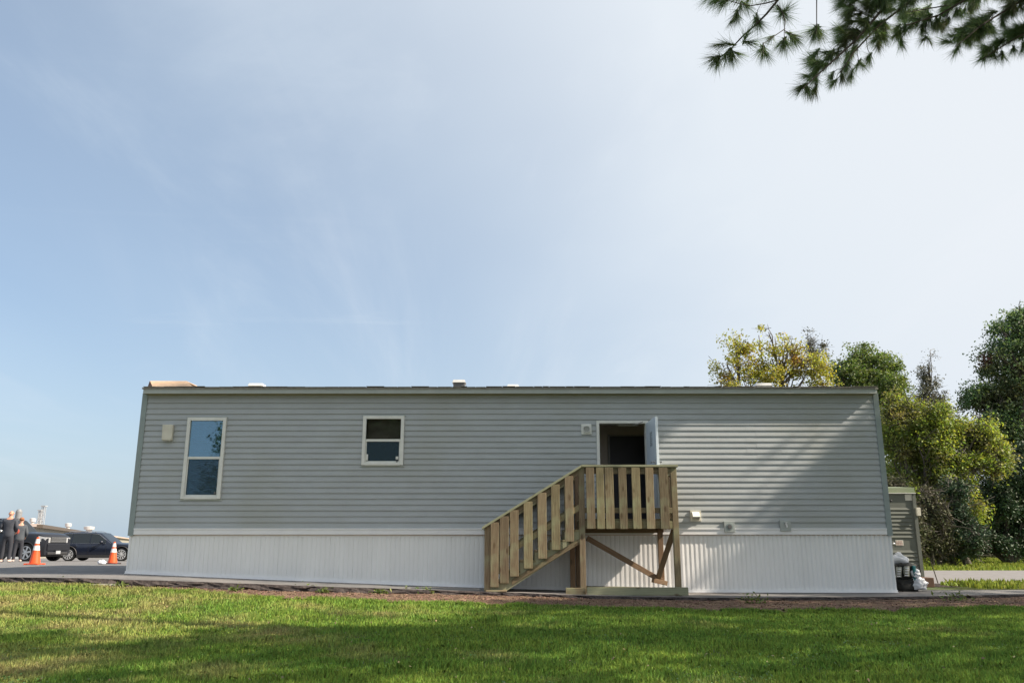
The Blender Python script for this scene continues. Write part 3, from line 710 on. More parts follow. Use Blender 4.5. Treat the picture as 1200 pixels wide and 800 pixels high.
# windows
def window(r, zmid, clips=False, blind=False):
    glass_ = glass if blind else glass_plain
    x0, x1, z0, z1 = r; fw = .055
    w = obj('window', MB().box(x0-.004, x0+fw, -.055, .05, z0, z1).box(x1-fw, x1+.004, -.055, .05, z0, z1).box(x0+fw, x1-fw, -.055, .05, z1-fw, z1).box(x0+fw, x1-fw, -.058, .05, z0-.004, z0+fw*.8), 'white', tr, bevel=.003)
    obj('flange', MB().box(x0-.025, x1+.025, -.027, -.019, z1+.002, z1+.02), 'fascia', w); obj('flange', MB().box(x0-.025, x1+.025, -.027, -.019, z0-.03, z0-.006), 'fascia', w)
    obj('sash_rail', MB().box(x0+fw+.001, x1-fw-.001, -.044, .02, zmid-.022, zmid+.022), 'white', w, bevel=.002)
    sr = MB()
    for a_, b_ in ((x0+fw+.001, x0+fw+.022), (x1-fw-.022, x1-fw-.001)): sr.box(a_, b_, -.030, .01, z0+fw*.8+.001, zmid-.023)
    sr.box(x0+fw+.022, x1-fw-.022, -.030, .01, z0+fw*.8+.001, z0+fw*.8+.03)
    obj('lower_sash', sr, 'white', w)
    obj('pane', MB().box(x0+fw, x1-fw, -.018, -.014, zmid+.02, z1-fw), glass_, w)
    obj('pane', MB().box(x0+fw+.02, x1-fw-.02, -.004, .0, z0+fw, zmid-.02), glass_, w)
    obj('insect_screen', MB().box(x0+fw+.022, x1-fw-.022, -.026, -.025, z0+fw+.01, zmid-.023), screen, w)
    if clips:
        obj('latch', MB().box(x0+fw+.024, x0+fw+.055, -.046, -.031, z0+fw+.03, z0+fw+.14), 'white', w)
        obj('latch', MB().box(x1-fw-.075, x1-fw-.03, -.046, -.031, z0+fw+.05, z0+fw+.10), 'white', w)
        obj('latch', MB().box(x1-fw-.07, x1-fw-.04, -.046, -.031, z0+fw+.0, z0+fw+.03), 'ventdark', w)
    else:
        obj('latch', MB().box(x1-fw-.06, x1-fw-.03, -.046, -.031, z0+fw+.03, z0+fw+.07), 'ventdark', w)
    if blind:
        bl = MB(); zz_ = z0+.03
        while zz_ < z1-.03: bl.add([(x0+.03, .10, zz_), (x1-.03, .10, zz_), (x1-.03, .118, zz_+.03), (x0+.03, .118, zz_+.03)], [(0, 1, 2, 3)]); zz_ += .034
        obj('blind', bl, M['blind'], w)
    else:
        obj('curtain', MB().box(x0+.06, x1-.06, .10, .105, zmid-.02, z1-.04), M['curtain'], w)
M['curtain'] = material('curtain', (.36, .33, .28), .9, (.22, .20, .17), 3, (1, 1, 3))
M['blind'] = material('blind', (.10, .24, .31), .6)
window(w1, at(240, 536.5, 0).z, blind=True); window(w2, at(449, 516, 0).z, clips=True)
# door frame and open leaf
fw = .05
df = obj('door_frame', MB().box(dr[0]-.002, dr[0]+fw, -.050, .12, dr[2], dr[3]).box(dr[1]-fw, dr[1]+.002, -.050, .12, dr[2], dr[3]).box(dr[0]+fw, dr[1]-fw, -.050, .12, dr[3]-fw, dr[3]), 'white', tr, bevel=.003)
obj('threshold', MB().box(dr[0]+fw, dr[1]-fw, -.06, .12, dr[2], dr[2]+.02), 'metal', df)
hx, hy = dr[1]-fw+.005, -.055
e = at(771, 487.3, -.80)
best = 1e9
for i_ in range(400):
    a__ = R(-50-i_*.15); pr__ = proj((hx+.86*math.cos(a__), hy+.86*math.sin(a__), 2.6))
    if abs(pr__[0]-768.5) < best: best = abs(pr__[0]-768.5); ang = a__
dl = bpy.data.objects.new('door', None)
mb = MB().box(0, .86, 0, .044, deckz+.012, dr[3]-fw-.006)
cA, sA = math.cos(ang), math.sin(ang)
def place(mb):
    mb.v = [(hx+x*cA-y*sA, hy+x*sA+y*cA, z) for x, y, z in mb.v]; return mb
door = obj('door', place(mb), 'door', tr, bevel=.003)
nzc = at(766, 514, -.55).z
nb = MB().box(.36, .58, -.0035, -.001, nzc-.13, nzc+.13)
nt_ = obj('notice', place(nb), 'paper', door)
ln = MB()
for i in range(7):
    zz_ = nzc+.10-i*.033; ln.box(.38, .56-.03*(i % 3), -.0055, -.004, zz_-.006, zz_+.004)
obj('notice_text', place(ln), 'ventdark', nt_)
hz0 = at(771, 542.5, -.8).z
obj('handle', place(MB().box(.765, .80, -.012, -.001, hz0-.07, hz0+.06).tube([(.782, -.01, hz0+.02), (.782, -.06, hz0+.02)], .012, 8).tube([(.785, -.06, hz0+.02), (.68, -.06, hz0+.015)], .011, 8).box(.765, .80, .045, .056, hz0-.07, hz0+.06).tube([(.782, .05, hz0+.02), (.782, .10, hz0+.02)], .012, 8).tube([(.785, .10, hz0+.02), (.68, .10, hz0+.015)], .011, 8)), 'metal', door)
for zz_ in (deckz+.25, deckz+1.0, dr[3]-.28): obj('hinge', MB().tube([(hx-.002, hy-.006, zz_-.05), (hx-.002, hy-.006, zz_+.05)], .009, 8), 'metal', door)
# round vent by the door
r = rect(681, 497, 693, 509); c_ = ((r[0]+r[1])/2, (r[2]+r[3])/2)
va = obj('wall_vent', MB().box(r[0], r[1], -.045, -.01, r[2], r[3]), 'white', tr, bevel=.006)
obj('vent_ring', MB().lathe((c_[0], -.045, c_[1]), 'y', [(.070, -.001), (.070, -.02), (.058, -.024), (.056, -.006)], 24), 'vent', va)
vb = MB()
for i in range(5): vb.box(c_[0]-.05, c_[0]+.05, -.056, -.050, c_[1]-.045+i*.02, c_[1]-.037+i*.02)
obj('vent_slat', vb, 'hvac', va)
# lamp box at the left
a0, a1, b0, b1 = q(193, 498), q(205.2, 498), q(191.7, 516), q(203.2, 516)
lb = obj('wall_light', MB().quadbox([b0, b1, a1, a0], -.10, -.02), 'cream', tr, bevel=.008)
obj('lens', MB().quadbox([(b0[0]+.02, b0[1]-.012), (b1[0]-.02, b1[1]-.012), (b1[0]-.02, b1[1]-.001), (b0[0]+.02, b0[1]-.001)], -.085, -.03), 'vent', lb)
# dryer hood, outlet, tap box
r = rect(808.5, 598, 821, 610.5); hb = obj('wall_vent', MB().box(r[0], r[1], -.040, -.012, r[2], r[3]), 'cream', tr, bevel=.004, label='hooded cream wall vent right of the stairs')
hd = MB(); x0, x1, z0, z1 = r[0]+.03, r[1]-.03, r[2]+.03, r[3]-.02
hd.add([(x0, -.041, z1), (x1, -.041, z1), (x1, -.12, z0+.05), (x0, -.12, z0+.05), (x0, -.041, z0), (x1, -.041, z0), (x1, -.11, z0+.03), (x0, -.11, z0+.03)], [(0, 1, 2, 3), (3, 2, 6, 7), (0, 3, 7, 4), (1, 5, 6, 2)])
obj('vent_hood', hd, 'vent', hb)
r = rect(847.8, 610.5, 860, 623.2); ob = obj('wall_outlet', MB().box(r[0], r[1], -.064, -.018, r[2], r[3]), 'fascia', tr, bevel=.004)
c_ = ((r[0]+r[1])/2, (r[2]+r[3])/2); obj('socket', MB().lathe((c_[0], -.064, c_[1]), 'y', [(.040, 0), (.040, -.012), (.03, -.014)], 20), 'ventdark', ob)
obj('socket_plate', MB().lathe((c_[0], -.064, c_[1]), 'y', [(.062, 0), (.060, -.006), (.045, -.007)], 20), 'trim', ob)
r = rect(913.2, 609.5, 925.5, 622); ob = obj('tap_box', MB().box(r[0], r[1], -.064, -.018, r[2], r[3]), 'fascia', tr, bevel=.004)
c_ = ((r[0]+r[1])/2, (r[2]+r[3])/2); obj('tap', MB().tube([(c_[0], -.06, c_[1]+.02), (c_[0], -.11, c_[1]+.02), (c_[0]+.005, -.12, c_[1]-.03)], [.016, .016, .013], 8).lathe((c_[0], -.09, c_[1]+.03), 'z', [(.012, 0), (.012, .02), (.028, .022), (.028, .03)], 12), 'vent', ob)
# light switch box end; plywood on the roof
Yp = .25
pz = roofz(Yp)
pa, pb, pc, pd = at(170.5, 453.3, Yp), at(180, 453.3, Yp-.15), at(173.5, 446, Yp+.1), at(218, 446.5, Yp+.1)
pe = at(229, 452, Yp-.15); zt = pc.z; zb = roofz(Yp-.15)
pw = thing('plywood_sheet', 'bent tan plywood sheet lying on the left end of the trailer roof', 'plywood', ((pa.x+pe.x)/2, Yp, zb))
rx0 = pc.x+.03
obj('sheet', MB().add([(pb.x, Yp-.16, zb+.006), (pe.x, Yp-.16, zb+.006), (pd.x, Yp+.12, zt), (rx0, Yp+.12, zt), (pb.x, Yp-.16, zb-.006), (pe.x, Yp-.16, zb-.006), (pd.x, Yp+.13, zt-.012), (rx0, Yp+.13, zt-.012)], [(0, 1, 2, 3), (7, 6, 5, 4), (0, 4, 5, 1), (1, 5, 6, 2), (2, 6, 7, 3), (3, 7, 4, 0)]), 'plywood', pw)
obj('rear_sheet', MB().add([(rx0, Yp+.135, zt), (pd.x, Yp+.135, zt), (pe.x, Yp+.55, roofz(Yp+.55)), (rx0, Yp+.55, roofz(Yp+.55)), (rx0, Yp+.135, zt-.012), (pd.x, Yp+.135, zt-.012), (pe.x, Yp+.54, roofz(Yp+.55)-.01), (rx0, Yp+.54, roofz(Yp+.55)-.01)], [(0, 1, 2, 3), (7, 6, 5, 4), (0, 4, 5, 1), (1, 5, 6, 2), (2, 6, 7, 3), (3, 7, 4, 0)]), 'plywood', pw)
obj('end_flap', MB().add([(pa.x, Yp+.08, pa.z), (pb.x-.005, Yp-.15, zb+.004), (rx0-.004, Yp+.11, zt-.004), (pa.x, Yp+.10, pa.z), (pb.x-.005, Yp-.13, zb+.004), (rx0-.004, Yp+.13, zt-.004)], [(0, 1, 2), (5, 4, 3), (0, 3, 4, 1), (1, 4, 5, 2), (2, 5, 3, 0)]), 'plyend', pw)

# ---------------------------------------------------------------- stairs
YF, YB = -1.0, -.10                        # front and back rail planes
def gz(x, y): return groundz(x, y)
sl = at(682.3, 696, YF); stn = thing('wooden_stairs', 'pressure treated wooden stairs and railed landing up to the trailer door', 'stairs', (at(690, 690, -.5).x, -.5, gz(1.2, -.5)))
def X_(px, Y=YF, py=620): return at(px, py, Y).x
def Z_(py, Y=YF, px=700): return at(px, py, Y).z
T = .038
capz = Z_(546)
XP1, XP2, XP0 = X_(682.3), X_(792.2), X_(571.2)
# posts
def post(x, y, z0, z1, w=.095, d=.095, mat='wood', nm='post'): return board(nm, (x, y, z0), (x, y, z1), w, d, mat, stn)
for (x, y, z1) in ((XP1, YF+.03, capz-.012), (XP2, YF+.03, capz-.012)): post(x, y, gz(x, y)+.0, z1)
zlow = Z_(614.5)
post(XP0, YF+.03, gz(XP0, YF), zlow)
# bottom rail cap geometry
c0, c1 = at(564.8, 618.0, YF-.03), at(681, 545.3, YF-.03)
sx = (c1.z-c0.z)/(c1.x-c0.x)
board('handrail', (c0.x, YF+.01, c0.z-.01), (c1.x, YF+.01, c1.z-.012), .036, .15, 'wood_cap', stn, side=(0, 1, 0), cutz=True)
board('handrail', (c1.x+.004, YF+.01, capz), (XP2+.07, YF+.01, capz), .036, .15, 'wood_cap', stn, side=(0, 1, 0))
# sub-rail below cap (behind balusters)
def railline(x): return c0.z + (x-c0.x)*sx
for off, w_ in ((-.075, .09), (-.66, .09)):
    board('rail', (XP0+.05, YF+.0, railline(XP0+.05)+off), (XP1-.05, YF+.0, railline(XP1-.05)+off), w_, T, 'wood', stn, cutz=True)
board('rail', (XP1+.05, YF+.0, capz-.075), (XP2-.05, YF+.0, capz-.075), .11, T, 'wood', stn)
zr = (Z_(594.7)+Z_(600.8))/2
board('rail', (XP1+.05, YF+.0, zr), (XP2-.05, YF+.0, zr), .085, T, 'wood', stn)
# rim joists + deck
zb1, zb2 = Z_(619), Z_(608.5)
board('rim_joist', (XP1+.05, YF+.005, (zb1+zb2)/2-.01), (XP2-.05, YF+.005, (zb1+zb2)/2-.01), zb2-zb1-.022, .04, 'wood', stn)
for xx in (XP1+.02, XP2-.02): board('rim_joist', (xx, YF+.09, (zb1+zb2)/2-.01), (xx, YB-.02, (zb1+zb2)/2-.01), zb2-zb1-.022, .04, 'wood', stn, side=(1, 0, 0))
board('rim_joist', (XP1+.045, YB, (zb1+zb2)/2-.035), (XP2-.045, YB, (zb1+zb2)/2-.035), zb2-zb1+.03, .04, 'wood_red', stn)
ny = 6
for i in range(ny):
    y = YF+.10+(YB-YF-.06)*i/(ny-1); board('deck_board', (XP1-.02, y, zb2), (XP2+.02, y, zb2), .14, .03, 'wood', stn, side=(0, 0, 1))
# balusters on the landing
YBal = YF-.045
for a_, b_ in ((688, 697.6), (700, 709), (710.4, 720.4), (726.5, 735.8), (742.2, 752), (758.3, 767.8), (774.7, 785)):
    xx = (X_(a_, YBal)+X_(b_, YBal))/2; w_ = X_(b_, YBal)-X_(a_, YBal)
    board('baluster', (xx, YBal+rnd.uniform(-.002, .002), Z_(619.3+rnd.uniform(-.3, .3), YBal)), (xx+rnd.uniform(-.003, .003), YBal, capz-.022), w_, .034, 'wood', stn)
for a_, b_, t_, u_ in ((575, 584.3, 611, 687.5), (585.8, 596.2, 605.6, 683), (597.6, 607.6, 599, 675), (613.7, 624, 589, 665.7), (630.3, 640.6, 578, 654.2), (646.2, 656.2, 568, 644), (662.5, 672.3, 558, 634.3)):
    xx = (X_(a_, YBal)+X_(b_, YBal))/2; w_ = X_(b_, YBal)-X_(a_, YBal)
    board('baluster', (xx, YBal, Z_(u_, YBal)), (xx+rnd.uniform(-.004, .004), YBal, railline(xx)-.045), w_, .034, 'wood', stn)
# stringers (notched) and treads
nst = 6; xa, xb = XP0+.03, XP1-.04; zg0 = gz(XP0, YF)
zs0, zs1 = Z_(691, YF, 575), zb2
for Ys in (YF+.03, (YF+YB)/2, YB):
    m = MB(); run = (xb-xa)/nst; hgt = (zs1-zg0)/(nst+1)
    top = []
    for i in range(nst):
        top += [(xa+i*run, zg0+(i+1)*hgt-.035), (xa+(i+1)*run, zg0+(i+1)*hgt-.035)]
    # lower edge as in the picture
    s0, s1 = at(592.5, 687.3, YF), at(679, 636.5, YF)
    bot = [(xb, s1.z+(xb-s1.x)*(s1.z-s0.z)/(s1.x-s0.x)), (s0.x+.02, zg0+.012), (xa, zg0+.012)]
    poly = top+bot; nn = len(poly)
    m.add([(x, Ys-.019, z) for x, z in poly]+[(x, Ys+.019, z) for x, z in poly], [tuple(range(nn)), tuple(range(2*nn-1, nn-1, -1))]+[(i, (i+1) % nn, (i+1) % nn+nn, i+nn) for i in range(nn)])
    obj('stringer', m, 'wood_cap', stn, loc=((xa+xb)/2, Ys, zg0+.5))
    # second ply below, slightly red, as in the photo
    a1_ = Vector((s0.x+.10, Ys-.022, s0.z+.03+.05)); b1_ = Vector((xb, Ys-.022, bot[0][1]+.035))
    if Ys != (YF+YB)/2: board('stringer', a1_ + Vector((0, -.002, -.01)), b1_ + Vector((0, -.002, -.0)), .075, .03, 'wood', stn, cutz=True)
for i in range(nst):
    zt_ = zg0+(i+1)*hgt
    for dx in (.07, .205):
        x_ = xa+i*run+dx
        if dx > run: continue
        board('tread', (x_, YF+.01, zt_-.017), (x_, YB+.02, zt_-.017), .128, .032, 'wood', stn, side=(0, 0, 1))
    board('riser', (xa+i*run+.012, YF+.052, zt_-.035-hgt/2+.016), (xa+i*run+.012, YB-.022, zt_-.035-hgt/2+.016), hgt-.04, .018, 'wood', stn, side=(1, 0, 0))
# back rail of the stairs and the right rail of the landing
post(XP0, YB, gz(XP0, YB), zlow); post(XP1, YB, gz(XP1, YB), capz, mat='wood_red')
board('handrail', (c0.x, YB, c0.z-.01), (c1.x+.02, YB, c1.z-.0), .036, .12, 'wood_cap', stn, cutz=True)
for off in (-.09, -.62): board('rail', (XP0+.05, YB-.03, railline(XP0+.05)+off), (XP1-.05, YB-.03, railline(XP1-.05)+off), .09, T, 'wood', stn, cutz=True)
for i in range(6):
    xx = XP0+.18+i*(XP1-XP0-.3)/5.3
    board('baluster', (xx, YB-.07, railline(xx)-.93), (xx, YB-.07, railline(xx)-.05), .10 if i % 2 else .085, .03, 'wood_red' if i % 3 == 1 else 'wood', stn)
post(XP2-.0, YB-.02, zb2, capz, mat='wood')
board('handrail', (XP2, YF+.09, capz), (XP2, YB+.02, capz), .036, .12, 'wood_cap', stn, side=(1, 0, 0))
for z_ in (capz-.09, zr): board('rail', (XP2, YF+.09, z_), (XP2, YB-.07, z_), .085, T, 'wood', stn, side=(1, 0, 0))
for i in range(5): board('baluster', (XP2+.036, YF+.20+i*.145, zb1), (XP2+.036, YF+.20+i*.145, capz-.02), .09, .03, 'wood_red' if i == 2 else 'wood', stn, side=(1, 0, 0))
board('blocking', (X_(775), YF+.0+.05, zr), (X_(783), YF+.05, zr), .09, .04, 'wood_red', stn) if False else None
# legs below and braces
xb2 = at(774.5, 650, -.25).x
post(xb2, -.25, Z_(683, -.25), zb1-.0, .085, .085, 'wood_red')
x3 = at(671, 660, -.25).x
post(x3, -.25, gz(x3, -.25), zb1, .085, .085, 'wood_red')
board('beam', (x3+.05, -.26, zb1-.025), (xb2+.05, -.26, zb1-.025), .07, .04, 'wood_red', stn)
p0, p1 = at(688, 630, -.62), at(776, 680.5, -.32); board('brace', p0, p1, .088, .038, 'wood_red', stn)
p0, p1 = at(789.5, 621, -.85), at(771, 678, -.33); board('brace', p0, p1, .088, .038, 'wood_red', stn)
board('brace', at(765, 679.5, -.36), at(781, 683, -.30), .075, .10, 'wood_red', stn)
# sill boards
zs = (Z_(688.3, YF-.07, 700)+Z_(696.5, YF-.07, 700))/2
board('sill', (X_(662, YF-.07), YF-.05, zs+.0), (X_(684.8-.3, YF-.07), YF-.05, zs-.0), .105, .04, 'wood', stn)
board('sill', (X_(686.5, YF-.07), YF-.072, zs), (X_(803, YF-.07), YF-.072, zs), .125, .04, 'wood_cap', stn)
board('sill', (X_(690), -.20, gz(1.3, -.2)+.05), (X_(790), -.20, gz(3, -.2)+.05), .09, .04, 'wood', stn)
board('sill', (XP0-.02, YF+.0, gz(XP0, YF)+.01), (XP0+.32, YF+.0, gz(XP0, YF)+.01), .03, .12, 'wood', stn)
# screw heads and knots
for (x, z) in ((XP2, .45), (XP1, .62), (XP1, .9)):
    pass
# ---------------------------------------------------------------- air conditioner cabinet
YH = 2.35
xr0, xr1 = at(1083.5, 684, YH).x-1.07, at(1083.5, 684, YH).x
zh0, zh1 = at(1075, 686, YH).z, at(1075, 578, YH).z
ac = thing('air_conditioner', 'tall dark grey louvred air conditioning cabinet at the right end of the trailer', 'air conditioner', ((xr0+xr1)/2, YH+.4, zh0))
AH = zh1-zh0
cab = MB().box(xr0, xr1, YH+.02, YH+.85, zh0-.02, zh1)
obj('cabinet', cab, 'hvac', ac, bevel=.008)
def pz_(py): return at(1060, py, YH).z
def louv(pa_, pb_, n, xl, xr):
    m = MB(); za, zb_ = pz_(pa_), pz_(pb_); st = (za-zb_)/n
    for i in range(n):
        z = zb_+i*st
        m.add([(xl, YH+.018, z+st*.92), (xr, YH+.018, z+st*.92), (xr, YH+.004, z+st*.35), (xl, YH+.004, z+st*.35), (xl, YH+.016, z+st*.18), (xr, YH+.016, z+st*.18)], [(0, 1, 2, 3), (3, 2, 5, 4)])
    return m
obj('louvre_panel', louv(594, 631, 8, xr0+.04, xr1-.10), 'hvac', ac)
obj('louvre_panel', louv(644, 682, 8, xr0+.04, xr1-.06), 'hvac', ac)
obj('side_rail', MB().box(xr1-.055, xr1+.012, YH-.012, YH+.019, zh0, zh1-.01), 'hvac', ac)
obj('lid', MB().box(xr0-.01, xr1+.02, YH-.03, YH+.87, zh1, zh1+.012), 'vent', ac)
tm = MB(); zt1 = at(1060, 570, YH).z
tm.add([(xr0, YH-.02, zh1+.013), (xr1+.01, YH-.02, zh1+.013), (xr1+.01, YH+.85, zh1+.013), (xr0, YH+.85, zh1+.013), (xr0, YH-.01, zt1-.02), (xr1+.0, YH-.01, zt1-.02), (xr1+.0, YH+.84, zt1+.05), (xr0, YH+.84, zt1+.05)], [(0, 3, 2, 1), (4, 5, 6, 7), (0, 1, 5, 4), (1, 2, 6, 5), (2, 3, 7, 6), (3, 0, 4, 7)])
obj('top_cowl', tm, 'hvac_top', ac)
r = rect(1061, 578.8, 1070, 586, YH); obj('data_plate', MB().box(r[0], r[1], YH+.012, YH+.019, r[2], r[3]), 'label_white', ac)
c2 = at(1044.5, 586.5, YH); obj('knob', MB().lathe((c2.x, YH+.019, c2.z), 'y', [(.02, 0), (.02, -.02), (.012, -.024)], 12), 'dark', ac)
r = rect(1050, 632.5, 1059, 639, YH); lb2 = obj('warning_label', MB().box(r[0], r[1], YH+.012, YH+.019, r[2], r[3]), 'label_white', ac)
lw2 = MB()
for i in range(4):
    for j in range(3):
        x0_ = r[0]+.012+i*(r[1]-r[0]-.02)/4; z0_ = r[2]+.012+j*(r[3]-r[2]-.016)/3
        lw2.box(x0_, x0_+.022, YH+.0095, YH+.011, z0_, z0_+.016)
obj('label_print', lw2, 'label_red', lb2)
c2 = at(1047.5, 637, YH); obj('latch', MB().lathe((c2.x, YH+.019, c2.z), 'y', [(.026, 0), (.026, -.02), (.012, -.03)], 12).box(c2.x-.035, c2.x+.035, YH-.015, YH-.01, c2.z-.008, c2.z+.008), 'metal', ac)
r = rect(1073.5, 594.5, 1078, 604, YH-.03); obj('switch_box', MB().box(r[0], r[1], YH-.07, YH-.013, r[2], r[3]), 'cream', ac, bevel=.004)
# timber block, stake and bag pile
gp = gpt(1089, 688)
tb = rect(1082.5, 676.5, 1095, 688.5, gp.y); zz_ = groundz(gp.x, gp.y)
o = obj('timber_block', MB().box(tb[0]-.05, tb[1], gp.y, gp.y+.45, zz_, tb[3]), 'timber', loc=((tb[0]+tb[1])/2, gp.y+.2, zz_), bevel=.008); o['label'] = 'short brown timber block beside the air conditioner foot'; o['category'] = 'timber'
s0_, s1_ = gpt(1100, 684), at(1091, 658, 2.9)
s0_ = gpt(1100, 683.5); s1_ = at(1091, 658, s0_.y-.2)
o = obj('stake', MB().tube([s0_ - Vector((0, 0, .05)), s1_], [.012, .010], 6), 'bark', loc=s0_); o['label'] = 'thin dark stake leaning left on the verge by the road'; o['category'] = 'stake'
def blob(c, rx_, ry_, rz_, seed, amp=.25, n=20, m=12, freq=2.2, flat=True, fine=.10, sq=1.0):
    mb = MB()
    for i in range(m+1):
        ph = math.pi*i/m
        for j in range(n):
            th = 2*math.pi*j/n; d = Vector((math.sin(ph)*math.cos(th), math.sin(ph)*math.sin(th), math.cos(ph)))
            k_ = 1+amp*noise.noise(d*freq+Vector((seed, seed*2, 0)))+fine*noise.noise(d*7+Vector((seed, 0, 3)))
            # crumple ridges
            k_ += fine*.8*abs(noise.noise(d*4.5+Vector((0, seed, 1))))
            if sq != 1: d = Vector([math.copysign(abs(c_)**sq, c_) for c_ in d])
            z = d.z*rz_*k_
            if flat: z = max(z, -rz_*.72)
            mb.v.append((c[0]+d.x*rx_*k_, c[1]+d.y*ry_*k_, c[2]+z))
    for i in range(m):
        for j in range(n): mb.f.append((i*n+j, i*n+(j+1) % n, (i+1)*n+(j+1) % n, (i+1)*n+j))
    return mb
def bagat(px, py, Y, rpx, rpz, seed, **k):
    p = at(px, py, Y); s = (Y-CAMY)/F; return blob(p, rpx*s*1.02, max(.10, rpx*s*.8), rpz*s*1.02, seed, n=36, m=24, **k)
g1 = gpt(1060, 692); YBg = .55
def bag(name, px, py, Y, a_, b_, seed, mat, label, cat='bag', grp=None, **k):
    p = at(px, py, Y); t = thing(name, label, cat, (p.x, p.y, p.z-b_*(Y-CAMY)/F*.72))
    if grp: t['group'] = grp
    o = obj('sack', bagat(px, py, Y, a_, b_, seed, **k), mat, t, smooth=True)
    return t, p
bt, bp = bag('black_sack', 1060, 685.5, .55, 12.5, 9, 3, 'bagblack', 'full black plastic sack on the ground by the trailer corner, lowest of the pile', amp=.22, sq=.6, fine=.22)
bt, bp = bag('black_sack', 1060.5, 670.5, .58, 11.5, 9.5, 8, 'bagblack', 'black sack with pale printed panels on top of the lower black sack', amp=.16, sq=.55, fine=.18)
for (px, py, w_, h_) in ((1054, 670, 5.2, 12), (1063, 669, 5.6, 12)):
    m = MB(); pr_ = []
    for i in range(5):
        for j in range(5):
            p = at(px+(i/4-.5)*w_, py+(j/4-.5)*h_, .30+.03*abs(i-2)+.02*abs(j-2)); 
            if (i+j*3) % 7 == 5: p.y += .03
            pr_.append(tuple(p))
    m.add(pr_, [(j+i*5, j+1+i*5, j+1+(i+1)*5, j+(i+1)*5) for i in range(4) for j in range(4)])
    m.add([(a_, b_+.05, c_) for a_, b_, c_ in pr_], [(j+(i+1)*5, j+1+(i+1)*5, j+1+i*5, j+i*5) for i in range(4) for j in range(4)])
    obj('printed_panel', m, 'bagprint', bt, smooth=True)
    mm = MB()
    for r_ in range(4):
        a1 = at(px-w_*.38, py-h_*.36+r_*h_*.24, .28); a2 = at(px+w_*.38, py-h_*.36+r_*h_*.24+1.0, .28)
        mm.box(a1.x, a2.x, .275+.008*r_, .285+.008*r_, a2.z, a1.z)
    obj('print', mm, 'bagwhite', bt)
m = MB(); a1 = at(1069, 669, .45); m.box(a1.x-.01, a1.x+.04, .38, .60, a1.z-.16, a1.z+.1); obj('teal_stripe', m, 'bagteal', bt, bevel=.01)
bag('white_bag', 1052, 659, .75, 12, 9, 21, 'bagwhite', 'crumpled white plastic bag lying on top of the black sacks', amp=.5, freq=1.5)
bag('white_bag', 1072.5, 672, .45, 5, 5.4, 33, 'bagwhite', 'small round white plastic bag beside the printed black sack', amp=.3)
bag('white_bag', 1076.5, 684.2, .45, 8.8, 7.8, 45, 'bagwhite', 'white plastic bag on the ground at the right foot of the pile', amp=.35)
p = at(1047.5, 664, .35)

# ---------------------------------------------------------------- cones
def cone(px, py, h, label, scale=1.0, D=None):
    Y = D+CAMY; p = at(px, py, Y); x = p.x; z = groundz(x, Y)+.004
    t = thing('traffic_cone', label, 'traffic cone', (x, Y, z), 'orange traffic cones on the lot')
    r0, r1 = .128, .027
    def rr(u): return r0+(r1-r0)*u
    cuts = [0, .50, .68, .76, .93, 1.0]; mats = ['orange', 'coneband', 'orange', 'coneband', 'orange']; nm = ['cone_body', 'reflective_band', 'cone_body', 'reflective_band', 'cone_body']
    hb = h-.03
    for i in range(5):
        u0, u1 = cuts[i], cuts[i+1]; e_ = .003 if 'band' in nm[i] else 0
        obj(nm[i], MB().lathe((x, Y, z+.03), 'z', [(rr(u0)+e_, hb*u0), (rr(u1)+e_, hb*u1)], 28), mats[i], t, smooth=False)
    b = MB().box(x-.175, x+.175, Y-.175, Y+.175, z+.008, z+.034)
    for sx_ in (-1, 1):
        for sy_ in (-1, 1): b.box(x+sx_*.15-.03, x+sx_*.15+.03, Y+sy_*.15-.03, Y+sy_*.15+.03, z, z+.0085)
    obj('base', b, 'orange' if px < 80 else 'conebase', t, bevel=.006)
cone(40.5, 660, .665, 'orange cone with an orange base in front of the large black car beside two people', D=21.3)
cone(131.5, 661, .62, 'orange cone with a black base in front of the wagon, nearer the trailer corner', D=24.5)
p = gpt(119.5, 661); 
t_, _ = bag('white_bag', 119.5, 658.6, p.y, 4.0, 2.6, 52, 'bagwhite', 'white bag on the asphalt just left of the cone with the black base', amp=.35)

